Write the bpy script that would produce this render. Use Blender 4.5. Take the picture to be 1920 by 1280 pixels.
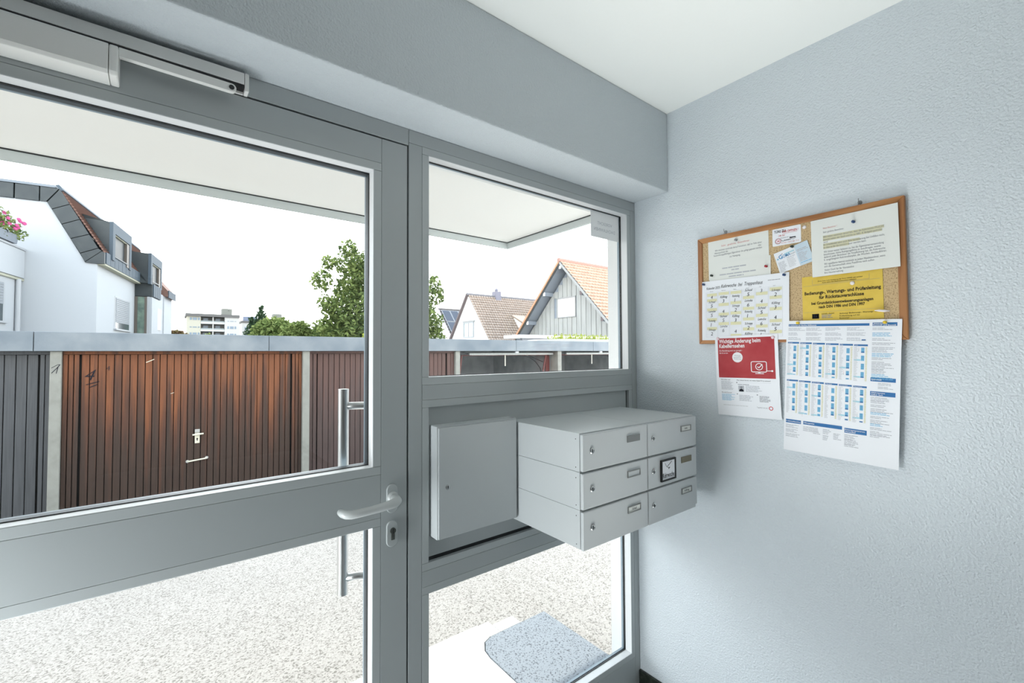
import bpy, bmesh, math, random
from mathutils import Vector, Matrix
random.seed(7)
S = bpy.context.scene
COL = S.collection
for o in list(bpy.data.objects): bpy.data.objects.remove(o)

# ------------------------------------------------------------------ camera, light, exposure
yaw, pitch, roll = math.radians(37.8896), math.radians(1.5657), math.radians(-0.2859)
fw = Vector((math.sin(yaw)*math.cos(pitch), math.cos(yaw)*math.cos(pitch), math.sin(pitch)))
rt = Vector((math.cos(yaw), -math.sin(yaw), 0)); up = rt.cross(fw)
r2 = rt*math.cos(roll) + up*math.sin(roll); u2 = up*math.cos(roll) - rt*math.sin(roll)
cam = bpy.data.objects.new('camera', bpy.data.cameras.new('camera')); COL.objects.link(cam)
Mx = Matrix((r2, u2, -fw)).transposed().to_4x4(); Mx.translation = (0, 0, 1.484)
cam.matrix_world = Mx
cam.data.sensor_width = 36; cam.data.lens = 833.71/1920*36; cam.data.clip_start = .02; cam.data.clip_end = 900
S.camera = cam
S.view_settings.view_transform = 'Standard'; S.view_settings.look = 'None'
S.view_settings.gamma = 1; S.view_settings.use_curve_mapping = False
S.view_settings.exposure = 0.0

w = bpy.data.worlds.new('sky'); S.world = w; w.use_nodes = True
nt = w.node_tree; bg = nt.nodes['Background']
tc = nt.nodes.new('ShaderNodeTexCoord'); sp = nt.nodes.new('ShaderNodeSeparateXYZ'); cr = nt.nodes.new('ShaderNodeValToRGB')
nt.links.new(tc.outputs['Generated'], sp.inputs[0]); nt.links.new(sp.outputs['Z'], cr.inputs[0]); nt.links.new(cr.outputs[0], bg.inputs[0])
e0_, e1_ = cr.color_ramp.elements
e0_.position = 0.05; e0_.color = (1, 1, 1, 1)
e1_.position = 0.85; e1_.color = (.20, .27, .36, 1)
x_ = cr.color_ramp.elements.new(.38); x_.color = (.62, .67, .70, 1)
bg.inputs[1].default_value = 6.3

sun = bpy.data.objects.new('sun', bpy.data.lights.new('sun', 'SUN')); COL.objects.link(sun)
sun.data.energy = 5.0; sun.data.angle = math.radians(.6); sun.data.color = (1, .95, .87)
sun.rotation_euler = Vector((.08, .60, .80)).to_track_quat('Z', 'Y').to_euler()

# unseen area lights added as fill for the dim interior
def area(name, loc, aim, sx, sy, e, col, spread=180):
    l = bpy.data.lights.new(name, 'AREA'); l.shape = 'RECTANGLE'; l.size = sx; l.size_y = sy; l.energy = e; l.color = col; l.spread = math.radians(spread)
    o = bpy.data.objects.new(name, l); COL.objects.link(o); o.location = loc
    o.rotation_euler = (-Vector(aim)).to_track_quat('Z', 'Y').to_euler(); return o
area('left_fill_light', (-.63, 1.10, .85), (1, -.20, .08), .24, 1.5, 26, (.93, .98, 1))  # added fill from the left for the right wall and mailbox sides
area('floor_fill_light', (.98, .50, .35), (.02, -.10, 1), .5, .5, 5.1, (1, 1, .97), 90)  # added fill from below the view to lift the ceiling
area('rear_fill_light', (.5, -2.6, 2.3), (0, .6, -1), .8, .5, 8, (.95, .98, 1))  # weak added fill from behind the camera

# ------------------------------------------------------------------ materials
MATS = {}
def mat(name, col, rough=.55, metal=0., bump=None, var=None, spec=.5, coord='Object', stretch=None):
    """bump=(scale,strength,distance)   var=(scale,colour2,low,high)"""
    if name in MATS: return MATS[name]
    m = bpy.data.materials.new(name); m.use_nodes = True; MATS[name] = m
    t = m.node_tree; b = t.nodes['Principled BSDF']
    b.inputs['Base Color'].default_value = (*col, 1); b.inputs['Roughness'].default_value = rough
    b.inputs['Metallic'].default_value = metal; b.inputs['Specular IOR Level'].default_value = spec
    if bump or var:
        c = t.nodes.new('ShaderNodeTexCoord'); src = c.outputs[coord]
        if stretch:
            mp = t.nodes.new('ShaderNodeMapping'); mp.inputs['Scale'].default_value = stretch
            t.links.new(src, mp.inputs[0]); src = mp.outputs[0]
    if var:
        n = t.nodes.new('ShaderNodeTexNoise'); n.inputs['Scale'].default_value = var[0]; n.inputs['Detail'].default_value = 6
        t.links.new(src, n.inputs['Vector'])
        r = t.nodes.new('ShaderNodeValToRGB'); r.color_ramp.elements[0].position = var[2]; r.color_ramp.elements[1].position = var[3]
        r.color_ramp.elements[0].color = (*col, 1); r.color_ramp.elements[1].color = (*var[1], 1)
        t.links.new(n.outputs['Fac'], r.inputs[0]); t.links.new(r.outputs[0], b.inputs['Base Color'])
    if bump:
        n = t.nodes.new('ShaderNodeTexNoise'); n.inputs['Scale'].default_value = bump[0]; n.inputs['Detail'].default_value = 3
        t.links.new(src, n.inputs['Vector'])
        p = t.nodes.new('ShaderNodeBump'); p.inputs['Strength'].default_value = bump[1]; p.inputs['Distance'].default_value = bump[2]
        t.links.new(n.outputs['Fac'], p.inputs['Height']); t.links.new(p.outputs[0], b.inputs['Normal'])
    return m

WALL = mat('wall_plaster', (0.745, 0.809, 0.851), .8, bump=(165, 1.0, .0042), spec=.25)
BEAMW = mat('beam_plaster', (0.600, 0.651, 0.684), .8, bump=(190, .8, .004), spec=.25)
CEIL = mat('ceiling_paint', (0.920, 0.947, 0.926), .9, bump=(60, .15, .002), spec=.2)
FLOOR = mat('floor_stone', (.40, .40, .39), .35, var=(40, (.28, .29, .29), .35, .7))
HALLW = mat('unseen_dark_wall', (.16, .15, .14), .6)  # unseen walls, set dark to cut light bounced onto the frames
BLACKSTONE = mat('black_skirting_stone', (.012, .016, .012), .3, var=(60, (.05, .06, .04), .5, .75))
ALU = mat('painted_aluminium', (0.440, 0.475, 0.480), .42, bump=(300, .05, .0005))
ALUL = mat('painted_aluminium_bead', (0.486, 0.522, 0.526), .35)
GASKET = mat('black_rubber', (.008, .01, .011), .45)
SPACER = mat('dark_edge_spacer', (.035, .052, .065), .4)
OUTALU = mat('outer_aluminium', (.28, .36, .42), .35)
STEEL = mat('brushed_steel', (.72, .73, .73), .28, 1.0)
CHROME = mat('lock_chrome', (.55, .56, .56), .25, 1.0)
DARK = mat('dark_slot', (.01, .011, .011), .5)
WPLASTIC = mat('white_plastic', (.63, .66, .655), .3)
CLOSERW = mat('closer_white_enamel', (.90, .90, .87), .35)
BOX = mat('mailbox_enamel', (.60, .635, .645), .32, bump=(500, .04, .0005))
GREYPLATE = mat('grey_name_plate', (.22, .23, .23), .4)
BRASSPLATE = mat('dull_brass_name_plate', (.20, .18, .12), .4)
PLATEFRAME = mat('name_plate_rim', (.30, .31, .30), .35, .4)
PAPERW = mat('white_paper', (0.880, 0.907, 0.946), .85, spec=.2)
PAPERC = mat('cream_paper', (0.810, 0.832, 0.794), .85, spec=.2)
PAPERB = mat('pale_blue_paper', (.62, .74, .83), .85, spec=.2)
YELLOW = mat('yellow_card', (.78, .57, .11), .8, spec=.2, var=(30, (.72, .51, .09), .4, .8))
INK = mat('black_ink', (.02, .022, .03), .8, spec=.1)
INKG = mat('grey_ink', (.30, .31, .34), .8, spec=.1)
INKL = mat('light_grey_ink', (.50, .52, .56), .8, spec=.1)
INKLL = mat('faint_ink', (.62, .64, .66), .8, spec=.1)
RED = mat('red_print', (.42, .055, .065), .8, spec=.15, var=(12, (.48, .085, .09), .4, .7))
REDINK = mat('red_ink', (.60, .05, .05), .8, spec=.1)
PINKINK = mat('pale_red_ink', (.72, .36, .34), .8, spec=.1)
WINK = mat('white_print', (.86, .86, .87), .8, spec=.1)
BLUEP = mat('blue_print', (.06, .19, .43), .8, spec=.1)
CYANP = mat('cyan_print', (.22, .52, .74), .8, spec=.1)
CYANL = mat('pale_cyan_print', (.42, .72, .82), .8, spec=.1)
LOGOB = mat('logo_blue', (.03, .27, .56), .8, spec=.1)
YELP = mat('pale_yellow_print', (.80, .78, .50), .8, spec=.1)
YELM = mat('yellow_marker', (.70, .68, .45), .8, spec=.1)
CORK = mat('cork', (.62, .46, .26), .9, var=(260, (.34, .22, .11), .5, .66), bump=(300, .5, .001))
PINE = mat('oiled_pine', (.50, .225, .075), .45, var=(26, (.33, .13, .04), .45, .62), stretch=(1, .12, 1))
PINEV = mat('oiled_pine_upright', (.42, .19, .07), .45, var=(26, (.30, .12, .04), .45, .62), stretch=(1, 2.5, .12))
PINB = mat('blue_pin', (.02, .06, .17), .3)
PINR = mat('red_pin', (.42, .03, .04), .3)
PINY = mat('yellow_pin', (.85, .60, .03), .3)
PINW = mat('white_pin', (.85, .80, .80), .4)
PINP = mat('pale_pink_pin', (.80, .62, .66), .4)
PINK2 = mat('dark_pin', (.03, .04, .03), .4)
NAIL = mat('wire_hook', (.35, .37, .38), .35, .8)

def glass(name, tint=(.985, .992, .99)):
    m = bpy.data.materials.new(name); m.use_nodes = True; t = m.node_tree; t.nodes.clear()
    o = t.nodes.new('ShaderNodeOutputMaterial'); a = t.nodes.new('ShaderNodeBsdfTransparent'); g = t.nodes.new('ShaderNodeBsdfGlossy')
    x = t.nodes.new('ShaderNodeMixShader'); f = t.nodes.new('ShaderNodeLayerWeight'); f.inputs['Blend'].default_value = .5
    pw = t.nodes.new('ShaderNodeMath'); pw.operation = 'POWER'; pw.inputs[1].default_value = 4.5
    ml = t.nodes.new('ShaderNodeMath'); ml.operation = 'MULTIPLY_ADD'; ml.inputs[1].default_value = .85; ml.inputs[2].default_value = .022
    a.inputs[0].default_value = (*tint, 1); g.inputs['Roughness'].default_value = 0; g.inputs[0].default_value = (.9, .9, .9, 1)
    t.links.new(f.outputs['Facing'], pw.inputs[0]); t.links.new(pw.outputs[0], ml.inputs[0]); t.links.new(ml.outputs[0], x.inputs[0])
    t.links.new(a.outputs[0], x.inputs[1]); t.links.new(g.outputs[0], x.inputs[2]); t.links.new(x.outputs[0], o.inputs[0])
    MATS[name] = m; return m
GLASS = glass('window_glass')

# ------------------------------------------------------------------ mesh builder
class MB:
    def __init__(s): s.v = []; s.f = []; s.mi = []; s.mats = []
    def m(s, mt):
        if mt not in s.mats: s.mats.append(mt)
        return s.mats.index(mt)
    def add(s, vs, fs, mt):
        b = len(s.v); k = s.m(mt); s.v += [tuple(v) for v in vs]
        for f in fs: s.f.append(tuple(i+b for i in f)); s.mi.append(k)
        return s
    def box(s, x0, x1, y0, y1, z0, z1, mt):
        return s.add([(x0,y0,z0),(x1,y0,z0),(x1,y1,z0),(x0,y1,z0),(x0,y0,z1),(x1,y0,z1),(x1,y1,z1),(x0,y1,z1)],
              [(0,3,2,1),(4,5,6,7),(0,1,5,4),(1,2,6,5),(2,3,7,6),(3,0,4,7)], mt)
    def prism(s, poly, d, mt):
        """poly: 3D points, extruded by vector d"""
        n = len(poly); d = Vector(d); p = [Vector(q) for q in poly]
        vs = p + [q+d for q in p]
        fs = [tuple(reversed(range(n))), tuple(range(n, 2*n))] + [(i, (i+1) % n, (i+1) % n+n, i+n) for i in range(n)]
        return s.add(vs, fs, mt)
    def tube(s, pts, r, mt, n=12, caps=True):
        pts = [Vector(p) for p in pts]; k = len(pts); rs = r if isinstance(r, (list, tuple)) else [r]*k
        vs = []; fs = []; ref = None
        for i, p in enumerate(pts):
            tg = ((pts[min(i+1, k-1)]-p).normalized() + (p-pts[max(i-1, 0)]).normalized()).normalized()
            if ref is None:
                a = Vector((0, 0, 1)) if abs(tg.z) < .9 else Vector((1, 0, 0)); ref = tg.cross(a).normalized()
            ref = (ref - tg*ref.dot(tg)).normalized(); bn = tg.cross(ref)
            for j in range(n):
                t = 2*math.pi*j/n; vs.append(p + (ref*math.cos(t)+bn*math.sin(t))*rs[i])
        for i in range(k-1):
            for j in range(n): fs.append((i*n+j, i*n+(j+1) % n, (i+1)*n+(j+1) % n, (i+1)*n+j))
        if caps: fs += [tuple(reversed(range(n))), tuple(range((k-1)*n, k*n))]
        return s.add(vs, fs, mt)
    def lathe(s, o, ax, prof, mt, n=16):
        """prof: (distance along ax, radius)"""
        o = Vector(o); ax = Vector(ax).normalized(); k = len(prof)
        return s.tube2([o+ax*h for h, r in prof], [max(r, 1e-5) for h, r in prof], ax, mt, n)
    def tube2(s, pts, rs, ax, mt, n):
        a = Vector((0, 0, 1)) if abs(ax.z) < .9 else Vector((1, 0, 0)); u = ax.cross(a).normalized(); v = ax.cross(u); k = len(pts)
        vs = [p+(u*math.cos(2*math.pi*j/n)+v*math.sin(2*math.pi*j/n))*r for p, r in zip(pts, rs) for j in range(n)]
        fs = [(i*n+j, i*n+(j+1) % n, (i+1)*n+(j+1) % n, (i+1)*n+j) for i in range(k-1) for j in range(n)]
        fs += [tuple(reversed(range(n))), tuple(range((k-1)*n, k*n))]
        return s.add(vs, fs, mt)
    def build(s, name, parent=None, bevel=0, smooth=False, seg=2, **props):
        me = bpy.data.meshes.new(name); me.from_pydata(s.v, [], s.f)
        for x in s.mats: me.materials.append(x)
        me.polygons.foreach_set('material_index', s.mi)
        if smooth: me.polygons.foreach_set('use_smooth', [True]*len(s.f))
        me.update(); bm = bmesh.new(); bm.from_mesh(me); bmesh.ops.recalc_face_normals(bm, faces=bm.faces); bm.to_mesh(me); bm.free()
        o = bpy.data.objects.new(name, me); COL.objects.link(o)
        if parent: o.parent = parent
        if bevel:
            b = o.modifiers.new('bevel', 'BEVEL'); b.width = bevel; b.segments = seg; b.limit_method = 'ANGLE'; b.angle_limit = math.radians(40)
        for k, x in props.items(): o[k] = x
        return o
def boxo(name, x0, x1, y0, y1, z0, z1, mt, parent=None, bevel=0, **p): return MB().box(x0, x1, y0, y1, z0, z1, mt).build(name, parent, bevel, **p)
def empty(name, loc=(0, 0, 0), label=None, cat=None, group=None, kind=None, rot=0, parent=None):
    o = bpy.data.objects.new(name, None); COL.objects.link(o); o.location = loc; o.rotation_euler = (0, 0, rot); o.empty_display_size = .1
    tag(o, label, cat, group, kind)
    return o
def tag(o, label=None, cat=None, group=None, kind=None):
    for k, x in (('label', label), ('category', cat), ('group', group), ('kind', kind)):
        if x: o[k] = x
    return o
def rootw(name, loc, *a, **k):
    """a root Empty at loc whose children are given in world coordinates (offset undone by P())"""
    return empty(name, loc, *a, **k)
def P(o, root):
    """parent o (built in world coordinates) to root, keeping it where it is"""
    o.parent = root; o.location = Vector(o.location) - Vector(root.location); return o

# ------------------------------------------------------------------ lettering
TC = {}
def glyphs(s, bold=0, shear=0):
    k = (s, bold, shear)
    if k not in TC:
        c = bpy.data.curves.new('lettering', 'FONT'); c.body = s; c.size = 1; c.offset = bold; c.shear = shear; c.resolution_u = 2
        o = bpy.data.objects.new('lettering', c); COL.objects.link(o)
        dg = bpy.context.evaluated_depsgraph_get()
        me = bpy.data.meshes.new_from_object(o.evaluated_get(dg))
        vs = [(v.co.x, v.co.y) for v in me.vertices]; fs = [tuple(p.vertices) for p in me.polygons]
        xs = [v[0] for v in vs] or [0, 1]
        TC[k] = ([(x-min(xs), y) for x, y in vs], fs, max(xs)-min(xs))
        bpy.data.objects.remove(o); bpy.data.curves.remove(c); bpy.data.meshes.remove(me)
    return TC[k]

class Print:
    """flat print on a sheet: x to the right, y DOWN from the sheet's top left corner, metres"""
    def __init__(s, z=.0004): s.mb = MB(); s.z = z
    def rect(s, x, y, w, h, mt, z=None):
        z = s.z if z is None else z
        a = max(1, min(20, round(abs(w)/.012))); b = max(1, min(20, round(abs(h)/.012)))
        if a*b == 1: s.mb.add([(x, -y, z), (x+w, -y, z), (x+w, -y-h, z), (x, -y-h, z)], [(0, 3, 2, 1)], mt)
        else: s.mb.add([(x+w*i/a, -y-h*j/b, z) for j in range(b+1) for i in range(a+1)], [(j*(a+1)+i, (j+1)*(a+1)+i, (j+1)*(a+1)+i+1, j*(a+1)+i+1) for j in range(b) for i in range(a)], mt)
        return s
    def line(s, pts, wd, mt, z=None):
        z = s.z if z is None else z
        for (x0, y0), (x1, y1) in zip(pts[:-1], pts[1:]):
            d = Vector((x1-x0, y1-y0)); n = Vector((-d.y, d.x)).normalized()*wd/2
            s.mb.add([(x0+n.x, -y0-n.y, z), (x1+n.x, -y1-n.y, z), (x1-n.x, -y1+n.y, z), (x0-n.x, -y0+n.y, z)], [(0, 1, 2, 3)], mt)
        return s
    def disc(s, x, y, r, mt, z=None, n=24, r0=0):
        z = s.z if z is None else z
        a = [(math.cos(2*math.pi*i/n), math.sin(2*math.pi*i/n)) for i in range(n)]
        if r0: s.mb.add([(x+r*c, -y+r*q, z) for c, q in a]+[(x+r0*c, -y+r0*q, z) for c, q in a], [(i, (i+1) % n, (i+1) % n+n, i+n) for i in range(n)], mt)
        else: s.mb.add([(x+r*c, -y+r*q, z) for c, q in a], [tuple(range(n))], mt)
        return s
    def text(s, t, x, y, size, mt, w=None, bold=0, shear=0, align='L', z=None, slope=0):
        """baseline at y; w fits the width"""
        vs, fs, wd = glyphs(t, bold, shear); z = s.z*1.6 if z is None else z
        kx = (w/wd) if w else size
        W = wd*kx; x -= {'L': 0, 'C': W/2, 'R': W}[align]
        s.mb.add([(x+a*kx, -y+b*size-a*kx*slope, z) for a, b in vs], fs, mt); return s
    def greek(s, x, y, w, lines, lead, mt, h=.42, fill=(.6, 1.), seed=1):
        """rows of words too small to read in the photograph"""
        r = random.Random(seed)
        for i in range(lines):
            end = x+w*r.uniform(*fill); a = x
            while a < end-.001:
                b = min(end, a+r.uniform(1.6, 5.)*lead*.8)
                s.rect(a, y+i*lead, b-a, lead*h, mt); a = b+lead*.28
        return s
    def build(s, name, parent, curl=None):
        if curl: s.mb.v = [(x, y, z+curl(x, -y)) for x, y, z in s.mb.v]
        me = bpy.data.meshes.new(name); me.from_pydata(s.mb.v, [], s.mb.f)
        for m in s.mb.mats: me.materials.append(m)
        me.polygons.foreach_set('material_index', s.mb.mi); me.update()
        o = bpy.data.objects.new(name, me); COL.objects.link(o); o.parent = parent; return o

# ================================================================== SETTING
W = 1.690; D = 1.250
boxo('floor', -.65, W, -5, D+.08, -.12, 0, FLOOR, kind='structure')
boxo('ceiling', -.85, W+.09, -5.2, D+.08, 2.512, 2.62, CEIL, kind='structure')
boxo('wall_right', W, 1.783, -5.2, 1.33, -.12, 2.512, WALL, kind='structure')
boxo('wall_left', -.85, -.65, -5.2, 1.33, -.12, 2.512, HALLW, kind='structure')
boxo('wall_back', -.65, W, -5.2, -5.0, -.12, 2.512, HALLW, kind='structure')
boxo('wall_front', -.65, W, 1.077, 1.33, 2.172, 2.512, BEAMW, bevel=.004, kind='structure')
boxo('baseboard_right', W-.012, W, -5, D-.001, 0, .078, BLACKSTONE, bevel=.002, kind='structure')

def glazing(root, x0, x1, z0, z1, pane, bw=.023, dp_=.076):
    """beads, gasket, edge spacer and pane of one opening (x0..x1, z0..z1 is the visible opening)"""
    g = .0007; y0, y1 = D, D+.034
    for nm, a in (('glazing_bead', (x0-bw, x1+bw, z1, z1+bw)), ('glazing_bead', (x0-bw, x1+bw, z0-bw, z0)),
                  ('glazing_bead', (x0-bw, x0, z0+g, z1-g)), ('glazing_bead', (x1, x1+bw, z0+g, z1-g))):
        boxo(nm, a[0], a[1], y0, y1, a[2], a[3], ALUL, root, bevel=.0009)
    LITW = mat('lit_reveal_white', (.82, .84, .85), .4)  # white lining added so the bead reveals look lit from outside
    def ring(nm, t, ya, yb, mt):
        m = MB()
        m.box(x0, x0+t, ya, yb, z0, z1, mt).box(x1-t, x1, ya, yb, z0, z1, mt).box(x0+t, x1-t, ya, yb, z0, z0+t, mt).box(x0+t, x1-t, ya, yb, z1-t, z1, mt)
        m.build(nm, root)
    ring('lit_reveal', .0009, D+.0012, D+.034, LITW)
    ring('gasket', .003, D+.0342, D+.0388, GASKET)
    ring('spacer', .0015, D+.0445, D+dp_-.012, SPACER)
    boxo(pane, x0, x1, D+.0390, D+.0435, z0, z1, GLASS, root)
    bb = .0225
    ya, yb = D+dp_-.0118, D+dp_
    o = MB().box(x0-bb, x0, ya, yb, z0-bb, z1+bb, OUTALU).box(x1, x1+bb, ya, yb, z0-bb, z1+bb, OUTALU)
    o.box(x0, x1, ya, yb, z0-bb, z0, OUTALU).box(x0, x1, ya, yb, z1, z1+bb, OUTALU)
    o.build('outer_frame', root)

# fixed side light
win = empty('window_1', (0, 0, 0), kind='structure', label='fixed white aluminium side light with upper pane, grey infill panel and lower pane')
b = .0010; Y1 = D+.044
boxo('mullion', .5775, .6212, D, Y1, 0, 2.1295, ALU, win, b)
boxo('head_rail', .5775, W-.001, D, Y1, 2.1305, 2.171, ALU, win, b)
boxo('jamb', 1.6558, W-.001, D, Y1, 0, 2.1298, ALU, win, b)
boxo('transom', .6222, 1.6552, D, Y1, 1.3425, 1.3885, ALU, win, b)
boxo('transom', .6222, 1.6552, D, Y1, .7745, .8215, ALU, win, b)
boxo('sill_rail', .6222, 1.6552, D, Y1, 0, .1425, ALU, win, b)
glazing(win, .645, 1.632, 1.412, 2.107, 'pane', .023, .056)
glazing(win, .645, 1.632, .166, .751, 'pane', .023, .056)
for a in ((.6222, 1.6552, 1.3192, 1.3418), (.6222, 1.6552, .8222, .8445), (.6222, .645, .8452, 1.3185), (1.632, 1.6552, .8452, 1.3185)):
    boxo('glazing_bead', a[0], a[1], D, D+.034, a[2], a[3], ALUL, win, .0009)
boxo('infill_panel', .645, 1.6235, D+.010, D+.05, .857, 1.319, ALU, win, .001)
MB().box(.645, 1.632, D+.014, D+.052, .8447, .8568, GASKET).box(1.6238, 1.632, D+.014, D+.052, .857, 1.319, GASKET).build('gasket', win)

# door frame head and left jamb
Y1 = D+.064
trim = empty('trim_1', (0, 0, 0), kind='structure', label='white aluminium door frame around the door leaf')
boxo('frame_head', -.648, .5765, D, Y1, 2.1215, 2.171, ALU, trim, b)
boxo('frame_jamb', -.648, -.505, D, Y1, 0, 2.121, ALU, trim, b)
MB().box(.5722, .5772, D+.012, D+.07, 0, 2.1165, GASKET).box(-.5, .5772, D+.012, D+.07, 2.1168, 2.1212, GASKET).build('rebate_seal', trim)

# glazed door leaf
door = empty('door_1', (-.5, D, 0), kind='structure', label='glazed white aluminium entrance door with two panes and a lever handle')
DO = []
def dp(o): P(o, door); return o
class DoorRoot: pass
_before = set(bpy.data.objects)
boxo('stile', .4925, .572, D, Y1, .008, 2.1165, ALU, None, b)
boxo('stile', -.50, -.4235, D, Y1, .008, 2.1165, ALU, None, b)
boxo('top_rail', -.423, .492, D, Y1, 2.0435, 2.1165, ALU, None, b)
boxo('middle_rail', -.423, .492, D, Y1, 1.0155, 1.1385, ALU, None, b)
boxo('bottom_rail', -.423, .492, D, Y1, .008, .1765, ALU, None, b)
glazing(None, -.40, .469, 1.162, 2.020, 'upper_pane')
glazing(None, -.40, .469, .200, .992, 'lower_pane')
# lever handle
def stadium(cx, cz, rx, hz, n=10):
    pts = []
    for i in range(n+1): t = math.pi*i/n; pts.append((cx+rx*math.cos(t), cz+hz-rx+rx*math.sin(t)))
    for i in range(n+1): t = math.pi+math.pi*i/n; pts.append((cx+rx*math.cos(t), cz-hz+rx+rx*math.sin(t)))
    return pts
def plate(name, cx, cz, rx, hz, y0, y1, mt, bev=.002):
    return MB().prism([(x, y0, z) for x, z in stadium(cx, cz, rx, hz)], (0, y1-y0, 0), mt).build(name, None, bev)
lp = plate('handle_plate', .524, 1.0655, .0165, .0415, D-.009, D-.0005, ALUL)
MB().lathe((.524, D-.009, 1.070), (0, -1, 0), [(0, .0165), (.004, .0165), (.006, .0145), (.012, .0138)], WPLASTIC, 20).build('handle_neck', None, smooth=True)
pts = [(.524, D-.018, 1.070), (.5235, D-.036, 1.070), (.521, D-.048, 1.070), (.513, D-.056, 1.069), (.498, D-.058, 1.067), (.47, D-.057, 1.064), (.44, D-.056, 1.062), (.41, D-.055, 1.061), (.393, D-.053, 1.0605), (.381, D-.046, 1.061), (.375, D-.034, 1.062), (.3735, D-.020, 1.063)]
MB().tube(pts, [.0135, .0135, .0135, .0132, .0125, .0115, .0108, .0108, .0110, .0110, .0105, .0095], WPLASTIC, 16).build('lever_handle', None, smooth=True)
CYL = mat('dark_lock_cylinder', (.10, .11, .10), .35, .5)
plate('lock_plate', .524, .9645, .0165, .0375, D-.008, D-.0005, ALUL)
MB().lathe((.5255, D-.0078, .9735), (0, -1, 0), [(0, .0085), (.0035, .0085)], CYL, 18).box(.5205, .5305, D-.0110, D-.0078, .948, .9735, CYL).build('lock_cylinder', None)
MB().box(.5245, .5265, D-.0118, D-.0112, .9665, .980, DARK).build('key_slot', None)
# outside pull bar
MB().tube([(.428, 1.386, .765), (.428, 1.386, 1.379)], .0158, STEEL, 24).build('pull_bar', None, smooth=False)
for z in (1.327, .812):
    MB().tube([(.430, 1.384, z), (.470, 1.372, z), (.516, 1.345, z), (.520, 1.338, z)], .0115, STEEL, 16).build('pull_bar_bracket', None, smooth=True)
for o in set(bpy.data.objects)-_before: P(o, door)

# ================================================================== door closer (arm and slide rail join leaf and frame)
dc = empty('door_closer', (-.2, D, 2.08), 'cream white overhead door closer with long slide rail above the glazed door', 'door closer')
m = MB(); prof = [(1.1985, 2.117), (1.1955, 2.112), (1.1955, 2.062), (1.2005, 2.0545), (1.2490, 2.0535), (1.2490, 2.1165)]
m.prism([(-.335, y, z) for y, z in prof], (.235, 0, 0), CLOSERW); P(m.build('closer_body', None, .0015), dc)
m = MB().prism([(-.0992, y-.0004 if y < 1.22 else y, z) for y, z in prof], (.0145, 0, 0), CLOSERW); P(m.build('end_cap', None, .003), dc)
m = MB().box(-.45, .1405, 1.222, 1.249, 2.133, 2.1605, CLOSERW).box(-.45, .1405, 1.2225, 1.249, 2.124, 2.1325, DARK).box(-.45, .1405, 1.243, 1.249, 2.118, 2.1335, CLOSERW)
P(m.build('slide_rail', None, .001), dc)
P(boxo('rail_end_cap', .1412, .1500, 1.2212, 1.249, 2.117, 2.1615, CLOSERW, None, .002), dc)
prof = [(.113+.0095*math.cos(t), 2.1075+.0095*math.sin(t)) for t in [math.pi/2-math.pi*i/10 for i in range(11)]] + [(-.0845, 2.100), (-.0845, 2.119)]
P(MB().prism([(x, 1.204, z) for x, z in prof], (0, .013, 0), CLOSERW).build('arm', None, .001), dc)
P(MB().lathe((.113, 1.2039, 2.1075), (0, -1, 0), [(0, .0055), (.0012, .0055)], DARK, 14).build('arm_pivot', None), dc)

# ================================================================== meter cabinet and letter boxes
cab = empty('wall_cabinet', (.805, D, .92), 'flat grey-white metal cabinet with one round lock left of the mailboxes', 'cabinet')
_b = set(bpy.data.objects)
boxo('body', .653, .9595, 1.2125, D+.0095, .921, 1.2625, BOX, None, .0015)
boxo('cabinet_door', .6545, .9555, 1.2045, 1.2115, .9235, 1.2585, BOX, None, .0025)
MB().lathe((.6855, 1.2045, 1.0775), (0, -1, 0), [(0, .0075), (.002, .0075), (.0028, .006), (.003, .002)], CHROME, 18).build('cabinet_lock', None)
MB().box(.6845, .6865, 1.2005, 1.2014, 1.0735, 1.0815, DARK).build('key_slot', None)
for o in set(bpy.data.objects)-_b: P(o, cab)

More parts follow.
